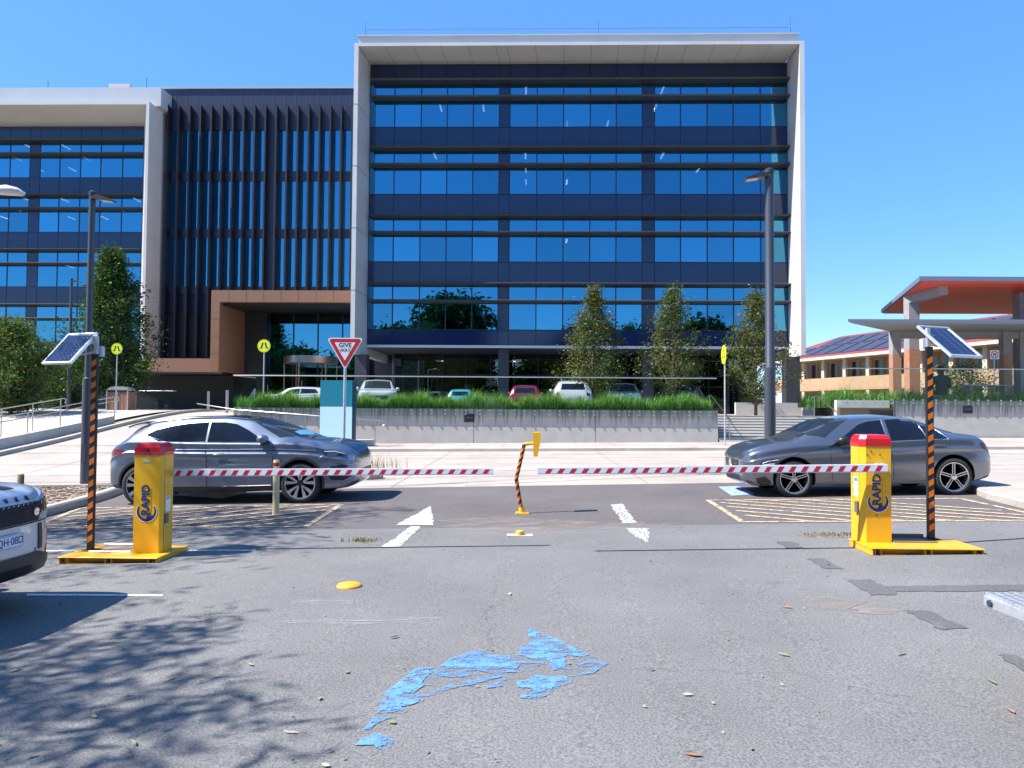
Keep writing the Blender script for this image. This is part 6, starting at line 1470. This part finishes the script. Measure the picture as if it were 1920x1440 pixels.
# brick building running away to the left
BR = mat('tan_brick', (.46, .30, .17), .85, var=.10, vs=1.5); TILE = mat('red_roof_tiles', (.21, .045, .04), .7, var=.15, vs=2); SOL = mat('solar_array', (.045, .048, .075), .45, spec=.35); GUT = mat('cream_gutter', (.62, .58, .50), .5); WDW = mat('dark_window', (.015, .02, .03), .1, spec=.7); CRM = mat('cream_render', (.55, .48, .36), .8)
p0 = W(1494, 668, 87); p1 = W(1922, 629, 59.6)
dv = Vector((p1.x - p0.x, p1.y - p0.y, 0)); ang = atan2(dv.y, dv.x); LB_ = dv.length
bz = PZ; eh = 7.35 - bz
bb = thing('brick_building', 'two storey tan brick building with solar panels on a red tiled roof', 'building', (p0.x, p0.y, bz), ang)
U0, U1 = -6, LB_ + 16
# local: x along the facade (towards the camera side), the camera sees the side with negative local y or positive?
side_ = -1 if (Vector((0, 0, 0)) - Vector((p0.x, p0.y, 0))).dot(Vector((-sin(ang), cos(ang), 0))) < 0 else 1
sY = side_
def fb_(x0, x1, d0, d1, z0, z1, mb): mb.box(x0, x1, min(-sY * d0, -sY * d1), max(-sY * d0, -sY * d1), z0, z1)
mb = MB(); fb_(U0, U1, 2.2, 11, 0, eh, mb); mb.build('wall', BR, bb)
mb = MB(); fb_(U0, U1, 0.0, .25, 2.55, 3.75, mb); fb_(U0, U1, 0, 2.2, 2.4, 2.54, mb); mb.build('balcony_parapet', mat('orange_brick', (.42, .27, .16), .85, var=.1, vs=1.5), bb)
k = U0
while k < U1:
    for z0_, z1_ in ((0, 2.39), (3.76, eh - .25)):
        mb = MB(); fb_(k, k + .45, .05, .30, z0_, z1_, mb); mb.build('veranda_column', CRM, bb)
    k += 3.4
k = U0 + .6; 
while k < U1 - 2:
    w1 = MB(); fb_(k, k + 1.2, 2.12, 2.19, 3.7, 5.5, w1); f = w1.build('window', mat('window_frame_white', (.6, .6, .6), .5) if k < -4.5 else bpy.data.materials['window_frame_white'], bb)
    w2 = MB(); fb_(k + .06, k + .57, 2.08, 2.11, 3.76, 5.44, w2); fb_(k + .63, k + 1.14, 2.08, 2.11, 3.76, 5.44, w2); w2.build('pane', WDW, f)
    w3 = MB(); fb_(k, k + 1.2, 2.12, 2.19, .6, 2.1, w3); w3.build('window', WDW, bb)
    k += 1.7
ro = MB(); e0 = -.7
def rp3(x, d, z): return (x, -sY * d, z)
ro.add([rp3(U0 - .6, e0, eh), rp3(U1, e0, eh), rp3(U1, 6.0, eh + 2.9), rp3(U0 + 6, 6.0, eh + 2.9), rp3(U0 - .6, 12.7, eh), rp3(U1, 12.7, eh)], [(0, 1, 2, 3), (0, 3, 4), (3, 2, 5, 4), (1, 5, 2), (0, 4, 5, 1)])
rf = ro.build('roof', TILE, bb)
sm_ = MB(); nrm = Vector((0, -sY * -2.9, 6.7)).normalized()
def onroof(x, t, o): 
    d = e0 + .35 + (6.0 - e0 - .6) * t; z = eh + 2.9 * (d - e0) / (6.0 - e0); return Vector(rp3(x, d, z)) + Vector((0, sY * 2.9 / 6.7, 1)).normalized() * o
x = U0 + 1.6
while x < U1 - 2.5:
    for t0, t1 in ((.06, .48), (.52, .92)):
        xo = max(0, (U0 + 6.2) * 1.0 - x) if t0 > .5 else 0
        if xo > 1.2: continue
        q = [onroof(x, t0, .08), onroof(x + 2.05, t0, .08), onroof(x + 2.05, t1, .08), onroof(x, t1, .08)]; qb = [v - Vector((0, 0, .05)) for v in q]
        sm_.add(q + qb, [(0, 1, 2, 3), (7, 6, 5, 4), (0, 4, 5, 1), (1, 5, 6, 2), (2, 6, 7, 3), (3, 7, 4, 0)])
    x += 2.35
sm_.build('solar_panels', SOL, rf)
mb = MB(); fb_(U0 - .7, U1, e0 - .12, e0 + .02, eh - .30, eh - .02, mb); mb.build('gutter', GUT, bb)
mb = MB(); fb_(U0 - .5, U1, e0 + .03, 2.2, eh - .28, eh - .2, mb); mb.build('eaves', CRM, bb)
# shrubs and small plants on the terrace
tree('shrub', 'feathery green shrub behind the seated person', WX(1800, 42), 42, RZ2 - .35, WZ(690, 42, 1800) - RZ2 + .35, 2.0, rnd_, 110, 40, .07, [GR[1], leafmat('shrub_grey_green', (.12, .17, .07)), GR[0]], .1, 61, None, cr=.5, tr=.03)
# table and bench
tz = WZ(722, 38.6, 1850); o = thing('picnic_table', 'grey slab table behind the right glass balustrade', 'table', (WX(1845, 38.6), 38.6, RZ2 - .35))
MB().bbox(-1.1, 1.3, -.35, .35, tz - RZ2 + .30, tz - RZ2 + .36, .01).build('table_top', SHC, o)
for sx_ in (-.8, .9): MB().box(sx_, sx_ + .1, -.25, .25, 0, tz - RZ2 + .30).build('leg', SHC, o)
# seated person, back to the camera
pz = RZ2 - .35; px_ = WX(1768, 38.2); sc0 = (WZ(690, 38.2, 1768) - pz) / 1.28
o = MB().bbox(-.7, .7, -.2, .25, 0, .42 * sc0, .02).build('bench', SHC, None); o.location = (px_, 38.3, pz); tag(o, 'low concrete bench under the seated person', 'bench')
vs = [(0, 0, .52), (0, .02, .75), (0, .0, .98), (0, .02, 1.06), (0, .03, 1.16), (-.19, .0, .95), (-.29, .06, .72), (-.24, .30, .62), (.19, .0, .95), (.29, .06, .72), (.24, .30, .62), (-.11, .05, .50), (-.14, .46, .50), (-.14, .50, .06), (-.14, .62, .04), (.11, .05, .50), (.14, .46, .50), (.14, .50, .06), (.14, .62, .04), (0, .03, 1.24)]
es = [(0, 1), (1, 2), (2, 3), (3, 4), (2, 5), (5, 6), (6, 7), (2, 8), (8, 9), (9, 10), (0, 11), (11, 12), (12, 13), (13, 14), (0, 15), (15, 16), (16, 17), (17, 18), (4, 19)]
rad = [.17, .17, .16, .07, .105, .085, .06, .04, .085, .06, .04, .10, .075, .05, .045, .10, .075, .05, .045, .085]
me = bpy.data.meshes.new('person'); me.from_pydata([Vector(v) * sc0 for v in vs], es, []); po = bpy.data.objects.new('person', me); col.objects.link(po)
sk = po.modifiers.new('skin', 'SKIN'); 
for i, r in enumerate(rad): me.skin_vertices[0].data[i].radius = (r * sc0, r * sc0 * (.72 if i in (1, 2) else 1))
me.skin_vertices[0].data[0].use_root = True
sb_ = po.modifiers.new('sub', 'SUBSURF'); sb_.levels = 2; sb_.render_levels = 2
po.location = (px_, 38.3, pz); bpy.context.view_layer.update()
me2 = bpy.data.meshes.new_from_object(po.evaluated_get(bpy.context.evaluated_depsgraph_get())); po.modifiers.clear(); po.data = me2
me2.materials.append(mat('black_clothing', (.012, .012, .015), .85)); me2.polygons.foreach_set('use_smooth', [True] * len(me2.polygons))
tag(po, 'person in black seen from behind, seated beyond the right grass bed', 'person')
mb = MB(); mb.lathe([(.02, 1.16), (.10, 1.17), (.118, 1.24), (.10, 1.31), (.05, 1.35), (.0, 1.355)], 16, 'z', (0, .03, 0)); 
h = mb.build('hair', mat('dark_hair', (.015, .01, .008), .6), po, smooth=60); h.scale = (sc0,) * 3
# remove the unused placeholder material
bpy.data.materials.remove(SP)
